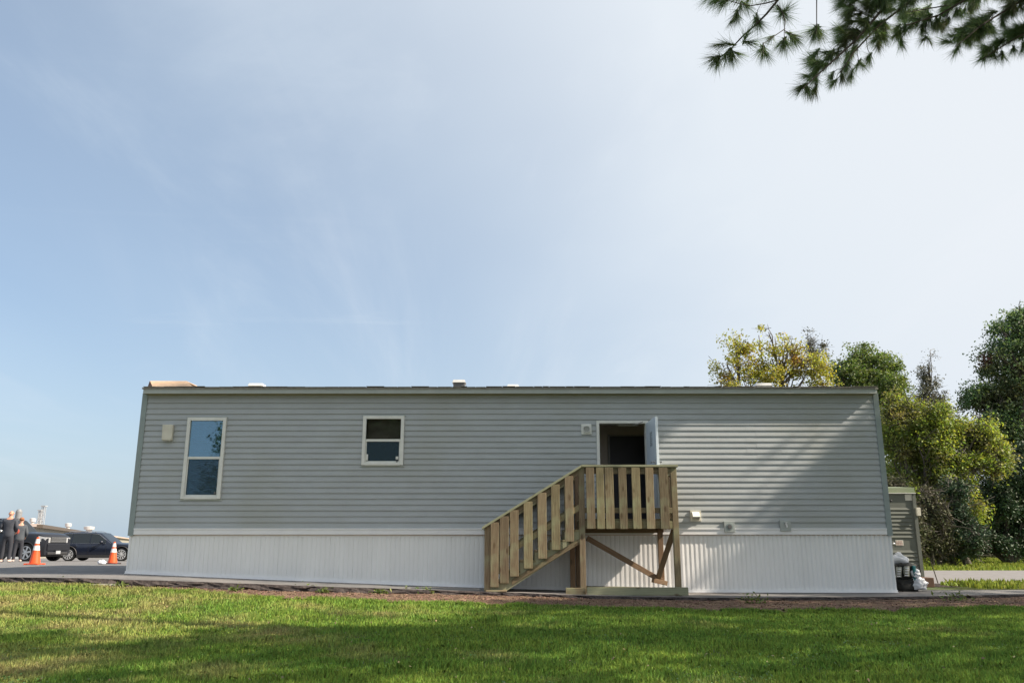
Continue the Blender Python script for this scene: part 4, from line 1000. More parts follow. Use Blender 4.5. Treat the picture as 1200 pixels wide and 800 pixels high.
# ---------------------------------------------------------------- cars
def make_car(name, label, L_, Wd, H, wb, wr, paint, suv, cat='car'):
    t = thing(name, label, cat)
    fo = (L_-wb)*(.46 if not suv else .40); xf = L_/2-fo; xrw = xf-wb; hw = Wd/2
    belt = H*.60 if not suv else H*.665; hood = H*.575 if not suv else H*.645; gc = .20 if not suv else .25
    nose = L_/2; tail = -L_/2
    cow = xf-.62 if not suv else xf-.95         # base of windshield
    def top(x):
        if x > cow: u = (x-cow)/(nose-cow); return belt+.02-(belt-hood+.04)*u-.10*max(0, u-.8)/.2*1.0 - (.10*max(0, (u-.93)/.07))
        return belt - .02*max(0, (tail+.3-x)/.3)
    def hwid(x):
        u = max(0, (x-(nose-.7))/.7); v = max(0, (tail+.5-x)/.5); return hw*(1-.16*u**2.2-.09*v**2)
    def bot(x):
        b = gc+.05*max(0, (x-nose+.5)/.5)+.08*max(0, (tail+.5-x)/.5)
        for xc in (xf, xrw):
            r_ = wr+.055
            if abs(x-xc) < r_: b = max(b, wr+math.sqrt(r_*r_-(x-xc)**2)*1.0)
        return b
    xs_ = sorted(set([tail+i*L_/110 for i in range(111)]+[xf-wr-.055, xf+wr+.055, xrw-wr-.055, xrw+wr+.055]))
    ringn = None; mb = MB()
    for x in xs_:
        w_ = hwid(x); zb_, zt_ = bot(x), top(x)
        arch = zb_ > gc+.12
        ring = [(w_*(.96 if not arch else 1.0), zb_), (w_*1.0, zb_+(zt_-zb_)*.28), (w_*1.0, zb_+(zt_-zb_)*.55), (w_*.985, zb_+(zt_-zb_)*.82), (w_*.93, zt_-.015), (w_*.80, zt_+.02), (w_*.4, zt_+.045), (0, zt_+.05)]
        full = ring+[(-a_, b_) for a_, b_ in reversed(ring[:-1])]
        ringn = len(full); mb.v += [(x, a_, b_) for a_, b_ in full]
    n_ = len(xs_)
    for i in range(n_-1):
        for j in range(ringn): mb.f.append((i*ringn+j, i*ringn+(j+1) % ringn, (i+1)*ringn+(j+1) % ringn, (i+1)*ringn+j))
    mb.f.append(tuple(range(ringn))); mb.f.append(tuple((n_-1)*ringn+j for j in range(ringn)))
    body = obj('body', mb, paint, t, smooth=True); body.data.set_sharp_from_angle(angle=R(38))
    # greenhouse
    rwx = tail+(.18 if suv else .12); rtx = tail+(.34 if suv else .62); ftx = cow-(.72 if not suv else .62)
    wb_, wt_ = hw*.90, hw*.70 if not suv else hw*.76
    gh = [(rwx, wb_*.96, belt), (rwx+(rtx-rwx)*.5, (wb_+wt_)/2*.97, (belt+H)/2+.02), (rtx, wt_*.96, H-.06), (rtx+.25, wt_, H-.015), ((rtx+ftx)/2, wt_*1.01, H), (ftx-.2, wt_, H-.02), (ftx, wt_*.97, H-.06)]
    m = MB(); S = 24
    xs2 = [rwx+(cow-rwx)*i/40 for i in range(41)]
    def zroof(x):
        if x < rtx: return belt+(H-.05-belt)*((x-rwx)/(rtx-rwx))**.8
        if x > ftx: return belt+(H-.05-belt)*max(0, 1-((x-ftx)/(cow-ftx)))**.92
        u = (x-rtx)/(ftx-rtx); return H-.05+.05*math.sin(math.pi*min(1, max(0, u)))**.6
    for x in xs2:
        zt_ = zroof(x); u = (zt_-belt)/(H-belt); w0 = wb_*(1-.0)*hwid(x)/hw; w1 = w0+(wt_-w0)*u
        ring = [(w0, belt-.03), (w0+(w1-w0)*.5, belt+(zt_-belt)*.5), (w1, max(belt-.03, zt_-.04)), (w1*.86, zt_), (0, zt_+.015)]
        full = ring+[(-a_, b_) for a_, b_ in reversed(ring[:-1])]; rn = len(full); m.v += [(x, a_, b_) for a_, b_ in full]
    for i in range(len(xs2)-1):
        for j in range(rn): m.f.append((i*rn+j, i*rn+(j+1) % rn, (i+1)*rn+(j+1) % rn, (i+1)*rn+j))
    m.f.append(tuple(range(rn))); m.f.append(tuple((len(xs2)-1)*rn+j for j in range(rn)))
    roof_ = obj('roof', m, paint, t, smooth=True); roof_.data.set_sharp_from_angle(angle=R(38))
    # side windows: polygons on the slanted side
    def side(x, u, s, off=.006):
        zt_ = zroof(x); z = belt+(zt_-.05-belt)*u; full_u = (z-belt)/(max(.05, zt_-belt)); uu = (zt_-belt)/(H-belt); w0 = wb_*hwid(x)/hw; w1 = w0+(wt_-w0)*uu
        return (x, s*(w0+(w1-w0)*full_u+off), z)
    divs = [(rwx+.35, rwx+1.02), (rwx+1.07, rwx+1.98), (rwx+2.03, cow-.28)] if not suv else [(rwx+.25, rwx+1.05), (rwx+1.12, rwx+2.02), (rwx+2.10, cow-.28)]
    for s in (-1, 1):
        for (a_, b_) in divs:
            mm = MB(); K_ = 8
            lo_ = [side(a_+(b_-a_)*i/K_, .06, s) for i in range(K_+1)]; hi_ = [side(a_+(b_-a_)*i/K_, .93, s) for i in range(K_+1)]
            lo2 = [(x, y-s*.012, z) for x, y, z in lo_]; hi2 = [(x, y-s*.012, z) for x, y, z in hi_]
            for i in range(K_): mm.add([lo_[i], lo_[i+1], hi_[i+1], hi_[i]], [(0, 1, 2, 3)])
            obj('window', mm, 'carglass', t)
        ct = [side(rwx+.30+(cow-.30-rwx-.25)*i/24, .03, s, .010) for i in range(25)]
        cu = [side(rwx+.34+(cow-.30-rwx-.32)*i/24, .97, s, .010) for i in range(25)]
        obj('window_trim', MB().tube(ct, .010, 4).tube(cu, .008, 4), 'chrome', t)
        rl = [(rtx+.25+(ftx-rtx-.45)*i/10, s*wt_*.90, zroof(rtx+.25+(ftx-rtx-.45)*i/10)+.05-.045*(i in (0, 10))) for i in range(11)]
        obj('roof_rail', MB().tube(rl, .016, 6), 'blackrub' if suv else 'chrome', t)
        mz = belt+.08; mx_ = cow-.45
        obj('mirror', blob((mx_, s*(hw*.90+.14), mz), .10, .11, .08, 4, amp=.05, n=12, m=8, flat=False, fine=0).tube([(mx_, s*hw*.88, mz-.05), (mx_, s*(hw*.9+.08), mz-.02)], .025, 6), 'chrome' if suv else paint, t, smooth=True)
        hn = MB()
        for xh in (divs[1][0]+.15, divs[2][0]+.15): hn.box(xh, xh+.2, s*hw*1.0, s*hw*1.0+s*.02, belt-.16, belt-.13)
        obj('door_handle', hn, 'chrome', t)
        sm = MB()
        for xh in (divs[1][0]-.02, divs[2][0]-.03, cow-.22): sm.box(xh, xh+.012, s*(hw*1.0+.0012), s*(hw*1.0+.003), gc+.18, belt-.12)
        obj('door_seam', sm, 'dark', t)
        obj('sill', MB().box(xrw+wr+.08, xf-wr-.08, s*(hw-.04), s*(hw+.012), gc-.02, gc+.13), 'cladding', t)
        for xc in (xf, xrw):
            ar = []
            for i in range(15):
                a_ = math.pi*i/14; ar.append((xc+(wr+.065)*math.cos(a_), s*(hw+.004), wr+(wr+.065)*math.sin(a_)))
            obj('wheel_arch', MB().tube(ar, .028, 6), 'cladding' if not suv else paint, t)
    # windshield + rear glass
    for (xa_, xb_, nm) in ((ftx+.02, cow-.03, 'windshield'), (rtx-.02, rwx+.03, 'rear_window')):
        mm = MB(); K_ = 6
        for i in range(K_+1):
            x = xa_+(xb_-xa_)*i/K_; zt_ = zroof(x)+.018+.006; uu = (zt_-belt)/(H-belt); w0 = wb_*hwid(x)/hw; w1 = (w0+(wt_-w0)*uu)*.86
            mm.v += [(x, -w1, zt_-.008), (x, 0, zt_+.006), (x, w1, zt_-.008)]
        for i in range(K_):
            for j in range(2): mm.f.append((i*3+j, i*3+j+1, (i+1)*3+j+1, (i+1)*3+j))
        obj(nm, mm, 'carglass', t, smooth=True)
    # wheels
    for xc in (xf, xrw):
        for s in (-1, 1):
            yc = s*(hw-.12)
            wroot = obj('wheel', MB().lathe((xc, yc, wr), 'y', [(wr*.70, -.11), (wr*.93, -.115), (wr, -.08), (wr, .08), (wr*.93, .115), (wr*.70, .11)], 32), 'tyre', t, smooth=False)
            rm = MB().lathe((xc, yc+s*.10, wr), 'y', [(wr*.70, -.01*s), (wr*.72, .014*s), (wr*.64, .014*s), (wr*.62, -.03*s)], 32)
            ns = 10 if not suv else 6
            for q_ in range(ns):
                a_ = 2*math.pi*q_/ns+.2; wv = (.022 if ns == 10 else .045)
                c_, s_ = math.cos(a_), math.sin(a_)
                def pt(r_, w_, y_): return (xc+c_*r_-s_*w_, yc+s*y_, wr+s_*r_+c_*w_)
                rm.add([pt(.03, -wv*.8, .118), pt(wr*.66, -wv, .116), pt(wr*.66, wv, .116), pt(.03, wv*.8, .118), pt(.03, -wv*.8, .09), pt(wr*.66, -wv, .09), pt(wr*.66, wv, .09), pt(.03, wv*.8, .09)], [(0, 1, 2, 3), (0, 4, 5, 1), (3, 2, 6, 7), (1, 5, 6, 2)])
            rm.lathe((xc, yc, wr), 'y', [(.06, .11*s), (.06, .124*s), (.045, .127*s)], 16)
            obj('rim', rm, 'rim', wroot)
            obj('brake_disc', MB().lathe((xc, yc, wr), 'y', [(wr*.63, .06*s), (wr*.63, .07*s)], 24), 'dark', wroot)
    # front end
    zf = hood*.5
    gw = hwid(nose)*.62
    if suv:
        obj('grille', MB().box(nose-.05, nose+.018, -gw, gw, hood-.40, hood-.14), 'cladding', t, bevel=.01)
        gg = MB()
        for i in range(3): gg.box(nose+.019, nose+.034, -gw*.97, gw*.97, hood-.37+i*.085, hood-.335+i*.085)
        obj('grille_bar', gg, 'chromedull', t)
        obj('lower_bumper', MB().box(nose-.2, nose+.06, -gw*1.28, gw*1.28, gc+.06, gc+.18), 'cladding', t, bevel=.03)
        obj('bumper', MB().box(nose-.25, nose+.05, -gw*1.34, gw*1.34, gc+.24, hood-.44), paint, t, bevel=.03)
    else:
        obj('grille', MB().box(nose-.05, nose+.012, -gw*.7, gw*.7, hood-.34, hood-.18), 'cladding', t, bevel=.01)
        obj('lower_bumper', MB().box(nose-.25, nose+.04, -gw*1.25, gw*1.25, gc, gc+.16), 'cladding', t, bevel=.03)
    obj('number_plate', MB().box(nose+.061 if suv else nose+.041, nose+.07 if suv else nose+.05, -.15, .15, gc+.10, gc+.24), 'pale', t)
    for s in (-1, 1):
        hl = MB(); w0 = hwid(nose-.25)
        hl.add([(nose+.012, s*gw*1.03, hood-.17), (nose-.02, s*hwid(nose)*.97, hood-.16), (nose-.30, s*(hwid(nose-.30)+.006), hood-.10), (nose-.26, s*(hwid(nose-.26)+.008), hood-.26 if not suv else hood-.34), (nose-.02, s*hwid(nose)*.99, hood-.30 if not suv else hood-.40), (nose+.012, s*gw*1.03, hood-.30 if not suv else hood-.40)], [(0, 1, 4, 5), (1, 2, 3, 4)])
        obj('headlight', hl, 'lamp', t)
        tl = MB(); tl.add([(tail-.006, s*hwid(tail)*.72, belt-.10), (tail-.006, s*hwid(tail)*1.0, belt-.10), (tail+.25, s*(hwid(tail+.25)+.006), belt-.08), (tail+.22, s*(hwid(tail+.22)+.006), belt-.26), (tail-.006, s*hwid(tail)*1.0, belt-.30), (tail-.006, s*hwid(tail)*.72, belt-.30)], [(0, 1, 4, 5), (1, 2, 3, 4)])
        obj('tail_light', tl, 'red', t)
    obj('underbody', MB().box(tail+.3, nose-.3, -hw*.7, hw*.7, gc-.03, gc+.25), 'dark', t)
    return t
def put(t, px, D, rot, dz=0):
    Y = D+CAMY; x = at(px, 650, Y).x; t.location = (x, Y, groundz(x, Y)+.006); t.rotation_euler = (0, 0, R(rot)); return t
wag = make_car('parked_wagon', 'dark blue estate car parked side on behind the cone with the black base', 4.82, 1.84, 1.50, 2.745, .35, 'carblue', False)
put(wag, 118, 46, 2)
suv = make_car('parked_suv', 'large black sport utility vehicle with chrome grille angled towards the lawn', 5.1, 2.0, 1.95, 2.98, .41, 'carblack', True)
put(suv, 10, 40.5, -10)
suv['label'] = 'large black sport utility vehicle with a chrome grille, behind the two people'

# ---------------------------------------------------------------- people
def skinned(name, joints, edges, mat, parent, sub=2):
    me = bpy.data.meshes.new(name); me.from_pydata([j[0] for j in joints], edges, [])
    o = bpy.data.objects.new(name, me); C.objects.link(o); o.parent = parent
    bpy.context.view_layer.objects.active = o
    md = o.modifiers.new('s', 'SKIN'); sv = me.skin_vertices[0].data
    for i, j in enumerate(joints): r_ = j[1] if isinstance(j[1], tuple) else (j[1], j[1]); sv[i].radius = r_
    sv[0].use_root = True; md.use_smooth_shade = True
    sd_ = o.modifiers.new('u', 'SUBSURF'); sd_.levels = sub; sd_.render_levels = sub
    me.materials.append(M[mat]); return o
def person(label, px, D, h, rot, jm, tm_, hairm, bald, arms='hips', vest=False, skirt_coat=False):
    Y = D+CAMY; x = at(px, 640, Y).x; t = thing('person', label, 'person')
    s = h/1.80
    # facing +y locally (away from the camera at rot 0)
    if arms == 'hips': arm = {1: [(.175, 0, 1.45), (.27, -.05, 1.20), (.17, .16, 1.04)], -1: [(-.175, 0, 1.45), (-.27, -.05, 1.20), (-.15, .17, 1.08)]}
    else: arm = {1: [(.18, 0, 1.44), (.25, -.02, 1.16), (.20, .16, 1.00)], -1: [(-.18, 0, 1.44), (-.25, -.03, 1.16), (-.23, .06, .92)]}
    J = [((0, 0, .98), (.13, .10)), ((0, .0, 1.15), (.135, .095)), ((0, -.01, 1.35), (.165, .105)), ((0, -.01, 1.47), (.12, .08)), ((0, 0, 1.56), .055), ((0, .015, 1.64), (.075, .085)), ((0, .02, 1.72), (.078, .095)), ((0, .02, 1.775), (.045, .06))]
    E = [(i, i+1) for i in range(7)]
    def addch(root, pts):
        p = root
        for q_ in pts: J.append(q_); E.append((p, len(J)-1)); p = len(J)-1
        return p
    ends = {}
    for sg in (1, -1):
        a_ = arm[sg]; w_ = addch(3, [(a_[0], .062), (a_[1], .048), (a_[2], .032)])
        d = (Vector(a_[2])-Vector(a_[1])).normalized(); ends[sg] = (Vector(a_[2]), d)
        hp = Vector(a_[2])+d*.05; palm = addch(w_, [(tuple(hp), (.038, .022))])
        for f_ in range(4):
            off = Vector((0, (f_-1.5)*.018, 0)); l_ = (.065, .078, .074, .058)[f_]
            addch(palm, [(tuple(hp+off+d*.045), .009), (tuple(hp+off+d*(.045+l_*.55)+Vector((-sg*.008, 0, 0))), .008), (tuple(hp+off*1.1+d*(.045+l_)+Vector((-sg*.022, 0, 0))), .007)])
        addch(palm, [(tuple(hp+Vector((-sg*.02, .035, 0))), .010), (tuple(hp+Vector((-sg*.03, .05, 0))+d*.035), .009)])
        addch(0, [((sg*.095, 0, .88), (.085, .085)), ((sg*.11, .015, .50), .058), ((sg*.12, -.02, .09), .040), ((sg*.125, .03, .045), (.04, .035)), ((sg*.135, .13, .03), (.04, .022))])
    J = [((p[0][0]*s, p[0][1]*s, p[0][2]*s), tuple(c*s for c in p[1]) if isinstance(p[1], tuple) else p[1]*s) for p in J]
    body = skinned('body', J, E, 'skin', t)
    # face
    fc = MB()
    fc.v = []
    def sc(v): return tuple(c*s for c in v)
    for sg in (-1, 1): fc2 = obj('ear', blob(sc((sg*.082, .02, 1.69)), .014*s, .022*s, .033*s, 2, amp=.1, n=8, m=6, flat=False, fine=0), 'skin', t, smooth=True)
    obj('nose', blob(sc((0, .118, 1.685)), .014*s, .022*s, .025*s, 2, amp=.05, n=8, m=6, flat=False, fine=0), 'skin', t, smooth=True)
    ey = MB()
    for sg in (-1, 1): b_ = blob(sc((sg*.032, .103, 1.71)), .012*s, .008*s, .008*s, 1, amp=0, n=8, m=6, flat=False, fine=0); ey.add(b_.v, b_.f)
    obj('eyes', ey, 'dark', t)
    obj('mouth', blob(sc((0, .108, 1.645)), .025*s, .008*s, .006*s, 1, amp=0, n=8, m=6, flat=False, fine=0), 'vestred', t)
    # clothing shells
    Jj = [((0, 0, .80), (.205, .15)), ((0, 0, .98), (.20, .15)), ((0, 0, 1.15), (.19, .14)), ((0, -.01, 1.34), (.215, .145)), ((0, -.01, 1.46), (.15, .11)), ((0, -.005, 1.535), (.075, .07))]
    Ej = [(i, i+1) for i in range(5)]
    for sg in (1, -1):
        a_ = arm[sg]; n0 = len(Jj); d = ends[sg][1]; Jj += [(a_[0], .078), (a_[1], .066), (tuple(Vector(a_[2])-d*.01), .050)]; Ej += [(4, n0), (n0, n0+1), (n0+1, n0+2)]
    Jj = [(sc(a_), tuple(c*s for c in b_) if isinstance(b_, tuple) else b_*s) for a_, b_ in Jj]
    skinned('jacket', Jj, Ej, jm, t)
    Jt = [((0, 0, 1.02), (.165, .125)), ((0, 0, .90), (.165, .13))]; Et = [(0, 1)]
    for sg in (1, -1):
        n0 = len(Jt); Jt += [((sg*.10, 0, .80), (.095, .095)), ((sg*.115, .015, .50), .075), ((sg*.125, -.015, .08), .062)]; Et += [(1, n0), (n0, n0+1), (n0+1, n0+2)]
    Jt = [(sc(a_), tuple(c*s for c in b_) if isinstance(b_, tuple) else b_*s) for a_, b_ in Jt]
    skinned('trousers', Jt, Et, tm_, t)
    for sg in (1, -1): obj('shoe', blob(sc((sg*.13, .05, .045)), .055*s, .15*s, .05*s, 5, amp=.08, n=16, m=10, fine=0), 'shoe', t, smooth=True)
    if not bald: obj('hair', blob(sc((0, -.005, 1.735)), .092*s, .105*s, .082*s, 6, amp=.12, n=20, m=12, flat=False), hairm, t, smooth=True)
    else:
        obj('hair', blob(sc((0, -.022, 1.665)), .084*s, .072*s, .035*s, 6, amp=.08, n=16, m=8, flat=False, fine=0), hairm, t, smooth=True)
    if vest:
        obj('vest', blob(sc((-.06, -.02, 1.25)), .105*s, .125*s, .20*s, 2, amp=.1, n=16, m=10, flat=False, fine=0), 'vestred', t, smooth=True)
    t.location = (x, Y, groundz(x, Y)+.006+.005); t.rotation_euler = (0, 0, R(rot)); return t
person('bald person in a dark jacket and trousers seen from behind, hands in front', 8.0, 30.2, 1.80, 8, 'jacket', 'trousers', 'skin', True)
person('shorter person with reddish hair and dark grey jacket beside the bald one', 21.5, 32.5, 1.64, 25, 'jacket2', 'trousers', 'hair', False, arms='down', vest=True)

# ---------------------------------------------------------------- far building, stacks
YG = 78
def far(px, py, Y=YG): p = at(px, py, Y); return p
def farp(px, D, z): return (at(px, 640, D+CAMY).x, D+CAMY, z)
eave = at(40, 614.2, 75+CAMY).z
A = Vector(farp(40, 75, 0)); B = Vector(farp(150, 275, 0)); dirb = (B-A).normalized(); nb_ = Vector((-dirb.y, dirb.x, 0))   # away to the left
fb = thing('metal_warehouse', 'long low beige building with a brown eave running away behind the cars', 'building', (A.x, A.y, groundz(A.x, A.y)))
A2, B2 = A, B+dirb*15; zg_ = groundz(A.x, A.y)-.1
def prism(P0, P1, o0, o1, z0, z1, zg2=None):
    c = [P0+nb_*o0, P1+nb_*o0, P1+nb_*o1, P0+nb_*o1]; zg2 = z0 if zg2 is None else zg2
    zl = [z0, zg2, zg2, z0]
    return MB().add([(p.x, p.y, z) for p, z in zip(c, zl)]+[(p.x, p.y, z1) for p in c], [(0, 3, 2, 1), (4, 5, 6, 7), (0, 1, 5, 4), (1, 2, 6, 5), (2, 3, 7, 6), (3, 0, 4, 7)])
obj('wall', prism(A2, B2, 0, 30, zg_, eave-.22, -3.5), 'wallbeige', fb)
mid = A2+dirb*48
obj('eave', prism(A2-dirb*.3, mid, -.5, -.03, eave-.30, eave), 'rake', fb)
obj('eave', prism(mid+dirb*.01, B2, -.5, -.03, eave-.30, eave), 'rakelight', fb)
rf_ = obj('roof', prism(A2-dirb*.3, B2, -.02, 30.3, eave-.20, eave+.06), 'roofpale', fb)
obj('end_panel', prism(A2-dirb*.06, A2-dirb*.01, .5, 29.5, zg_, eave-.25), 'pale', fb)
for (px_, D_, w_, h_) in ((102, 128, .85, .85), (77, 103, .42, .75), (34.3, 78, .3, .6)):
    x_, y_, _ = farp(px_, D_, 0)
    obj('roof_fan', MB().lathe((x_, y_, eave+.05), 'z', [(w_*.5, -.1), (w_*.5, h_*.38), (w_*.85, h_*.42), (w_*.9, h_*.9), (w_*.3, h_)], 20), 'farwhite', rf_)
x_, y_, _ = farp(95, 117, 0); dp = A2+dirb*44-nb_*.55
obj('downpipe', MB().tube([(dp.x, dp.y, eave-2.5), (dp.x, dp.y, eave-.1)], .12, 6), 'vent', fb)
def far(px, py, Y=78): return at(px, py, Y)
# silo and stacks
Ys = 150
si = thing('grey_silo', 'grey cylindrical silo on the skyline behind the two people', 'silo', (far(22, 650, Ys).x, Ys, groundz(-90, Ys)))
zb_ = groundz(-90, Ys)-1; r0_ = (far(25.8, 600, Ys).x-far(18.8, 600, Ys).x)/2; px_ = far(22.3, 600, Ys).x; zt_ = far(22, 596.5, Ys).z
obj('tank', MB().lathe((px_, Ys, 0), 'z', [(r0_, zb_), (r0_, zt_-.4), (r0_*.6, zt_)], 24), 'tank', si)
rg = MB()
for i in range(9): z_ = zb_+(zt_-zb_)*(i+.6)/9.3; rg.lathe((px_, Ys, z_), 'z', [(r0_*1.02, -.08), (r0_*1.03, .08)], 24)
obj('hoop', rg, 'tank', si)
for (pxa, pxb, top_, lab) in ((44, 46.3, 598, 'shorter pale lattice stack, left of the pair on the skyline'), (47.2, 50.2, 593, 'taller pale lattice stack, right of the pair on the skyline')):
    s_ = thing('lattice_mast', lab, 'mast', (far(pxa, 650, Ys).x, Ys, groundz(-80, Ys)), 'lattice masts on the skyline')
    m = MB(); xa_, xb_ = far(pxa, 610, Ys).x, far(pxb, 610, Ys).x; zt_ = far(45, top_, Ys).z; zb_ = groundz(-80, Ys)-1; wd = xb_-xa_
    for (x, y) in ((xa_, Ys), (xb_, Ys), (xa_, Ys+wd), (xb_, Ys+wd)): m.tube([(x-(x-(xa_+xb_)/2)*-.25, y, zb_), (x, y, zt_)], .07, 5)
    nz_ = int((zt_-zb_)/.6)
    for i in range(nz_):
        z0 = zb_+i*.6; f = 1 if i % 2 else -1
        m.tube([(xa_ if f > 0 else xb_, Ys, z0), (xb_ if f > 0 else xa_, Ys, z0+.6)], .045, 4); m.tube([(xa_, Ys, z0), (xb_, Ys, z0)], .045, 4)
    m.box(xa_-.2, xb_+.2, Ys-.2, Ys+wd+.2, zt_, zt_+.15)
    obj('frame', m, 'pale', s_)

# ---------------------------------------------------------------- trees
def bez(p0, p1, n, sag, seed):
    out = []
    for i in range(n+1):
        t = i/n; p = p0.lerp(p1, t); w = math.sin(math.pi*t)
        j = Vector((noise.noise(Vector((seed, t*2.5, 0))), noise.noise(Vector((seed, t*2.5, 9))), noise.noise(Vector((seed, t*2.5, 17)))))
        out.append(p+Vector((0, 0, sag*w))+j*(p1-p0).length*.12*w)
    return out
def tree(name, label, cat, stems, lobes, D, nclump, nleaf, lsize, spread, mat, bark='bark', LS=.74, LN=1.9, twigs=0, twigmat='twig', shell=.55, trunk_r=.16, twig_len=.9, group=None, aspect=.55, dz=1.0, seed=1, droop=0, elong=1.0):
    rt = np.random.RandomState(seed); Y = D+CAMY; nleaf = int(nleaf*LN); lsize = lsize*LS; nclump = int(nclump*1.0); spread = spread*.68
    base = at(stems[0], 655, Y); g0 = groundz(base.x, Y)
    t = thing(name, label, cat, (base.x, Y, g0), group)
    L3 = []
    for lo in lobes:
        px, py, r_ = lo[:3]; ry_ = lo[3] if len(lo) > 3 else r_; yo = lo[4] if len(lo) > 4 else 0
        p = at(px, py, Y+yo); s = (D+yo)/F/ .98; L3.append((p, r_*s, ry_*s))
    L4 = []
    for (p, a1_, a2_) in L3:
        L4.append((p, a1_*.84, a2_*.84))
        for _ in range(5):
            d = rt.normal(size=3); d /= np.linalg.norm(d); f_ = rt.uniform(.25, .5)
            L4.append((p+Vector((d[0]*a1_*.82, d[1]*a1_*.82, d[2]*a2_*.82)), a1_*f_, a2_*f_))
    L3b = L3; L3 = L4
    vol = np.array([a_[1]**2*a_[2] for a_ in L3]); vol = vol**.8; vol /= vol.sum()
    tk_ = MB(); ends = []
    for si_, sp_ in enumerate(stems):
        b_ = at(sp_, 655, Y); b_ = Vector((b_.x, Y+rt.uniform(-.5, .5), 0)); b_.z = groundz(b_.x, b_.y)-.1
        cand = sorted(L3, key=lambda l: abs(l[0].x-b_.x)-.35*l[0].z)[:max(1, len(L3)//max(1, len(stems))+1)]
        topp = max((l for l in L3), key=lambda l: l[0].z-abs(l[0].x-b_.x)*1.2)[0]
        main = bez(b_, topp, 10, 0, seed+si_*3.3); n_ = len(main); tk_.tube(main, [trunk_r*(1-.85*i/(n_-1))*(1.25 if i == 0 else 1) for i in range(n_)], 8)
        ends.append(main)
    obj('trunk', tk_, bark, t, smooth=True)
    lm = MB()
    for li, (c_, rx_, rz_) in enumerate(L3b):
        mn = min(ends, key=lambda m_: abs(m_[5].x-c_.x)); src = min(mn, key=lambda p: (p-(c_-Vector((0, 0, rz_*1.3+.6)))).length)
        for k_ in range(4):
            e_ = c_+Vector((rt.uniform(-.8, .8)*rx_, rt.uniform(-.8, .8)*rx_, rt.uniform(-.5, .8)*rz_))
            b2 = bez(src, e_, 6, .1, seed+li*1.7+k_); lm.tube(b2, [trunk_r*.42*(1-.85*i/6) for i in range(7)], 5)
            for q_ in range(3):
                s_ = b2[3+q_]; e2 = s_+Vector((rt.normal(), rt.normal(), rt.normal()*.7+.25))*rx_*.45
                lm.tube(bez(s_, e2, 3, 0, li+k_+q_), [trunk_r*.14, trunk_r*.1, trunk_r*.07, trunk_r*.03], 4)
    # leaf clumps
    idx = rt.choice(len(L3), nclump, p=vol); cc = []
    for i in idx:
        c_, rx_, rz_ = L3[i]; d = rt.normal(size=3); d /= np.linalg.norm(d); rr = (shell+(1-shell)*rt.rand())**1.0 if rt.rand() < .8 else rt.rand()**.5
        rr *= 1+.13*np.clip(rt.normal(), -2, 1.3)
        cc.append((c_.x+d[0]*rx_*rr, c_.y+d[1]*rx_*rr*dz, c_.z+d[2]*rz_*rr))
    cc = np.array(cc); per = rt.poisson(nleaf/nclump, nclump); per = np.maximum(per, 3)
    rep = np.repeat(np.arange(nclump), per); k = len(rep)
    sp_ = spread*rt.uniform(.5, 1.4, nclump)[rep][:, None]
    off = np.clip(rt.normal(size=(k, 3)), -1.7, 1.7)*sp_*np.array([[1, 1, .75*elong]])
    if droop: off[:, 2] -= np.abs(rt.normal(size=k))*droop
    Pn = cc[rep]+off
    gmin = g0+.05; Pn = Pn[Pn[:, 2] > gmin]; k = len(Pn)
    if isinstance(mat, (list, tuple)):
        # a thing with several leaf colours: split by clump
        sel = rt.rand(nclump)[rep][:k] if False else np.array([0.5+0.9*noise.noise(Vector((p[0]*.45, p[1]*.45, p[2]*.45+seed))) for p in Pn])
        th = [m_[1] for m_ in mat]; lo_ = -9
        for (m_, hi_) in mat:
            w_ = (sel >= lo_) & (sel < hi_); lo_ = hi_
            if w_.sum() > 5: npobj('foliage', quads_at(Pn[w_], rt.uniform(.6, 1.25, w_.sum())*lsize, aspect, 0, rt), 4, m_, t)
    else: npobj('foliage', quads_at(Pn, rt.uniform(.6, 1.25, k)*lsize, aspect, 0, rt), 4, mat, t)
    if twigs:
        tw = MB()
        for i in range(twigs):
            c_ = Vector(cc[rt.randint(len(cc))]); d = Vector((rt.normal(), rt.normal()*.6, rt.normal()*.8+.2)).normalized()*twig_len*rt.uniform(.4, 1.2)
            p0 = c_-d*.5; p1 = c_+d*.5; mid = (p0+p1)/2+Vector((rt.normal(), rt.normal(), rt.normal()))*.08
            if min(p0.z, p1.z) < gmin: continue
            tw.tube([p0, mid, p1], [.014, .010, .005], 3, cap=False)
            e_ = mid+Vector((rt.normal(), rt.normal(), rt.normal()))*.25*twig_len; tw.tube([mid, e_], [.008, .004], 3, cap=False)
        lm.add(tw.v, tw.f)
    obj('branches', lm, bark if not twigs else twigmat if twigmat != 'twig' else bark, t)
    return t
tree('birch_tree', 'loose yellow green tree with orange flecks showing over the trailer roof', 'tree', [880, 905, 940],
     [(845, 432, 16, 22), (862, 415, 14, 20), (858, 450, 22, 22), (893, 395, 12, 22), (886, 425, 22, 30), (912, 412, 16, 24), (930, 405, 14, 22), (905, 448, 30, 26), (945, 432, 22, 26), (958, 415, 10, 20), (962, 445, 18, 24), (900, 500, 55, 50), (950, 510, 40, 60), (870, 560, 45, 60), (940, 600, 60, 55)],
     40, 620, 26000, .10, .34, 'leaf_yellow', 'greybark', twigs=160, trunk_r=.13, shell=.35, seed=3, twig_len=1.1)
tree('slender_tree', 'thin half bare tree top rising between the yellow green and dark green trees', 'tree', [962], [(949, 397, 4, 14), (953, 412, 6, 14), (967, 408, 5, 12)], 41.5, 40, 500, .07, .22, 'leaf_pale', 'greybark', twigs=60, trunk_r=.05, seed=8, twig_len=.8)
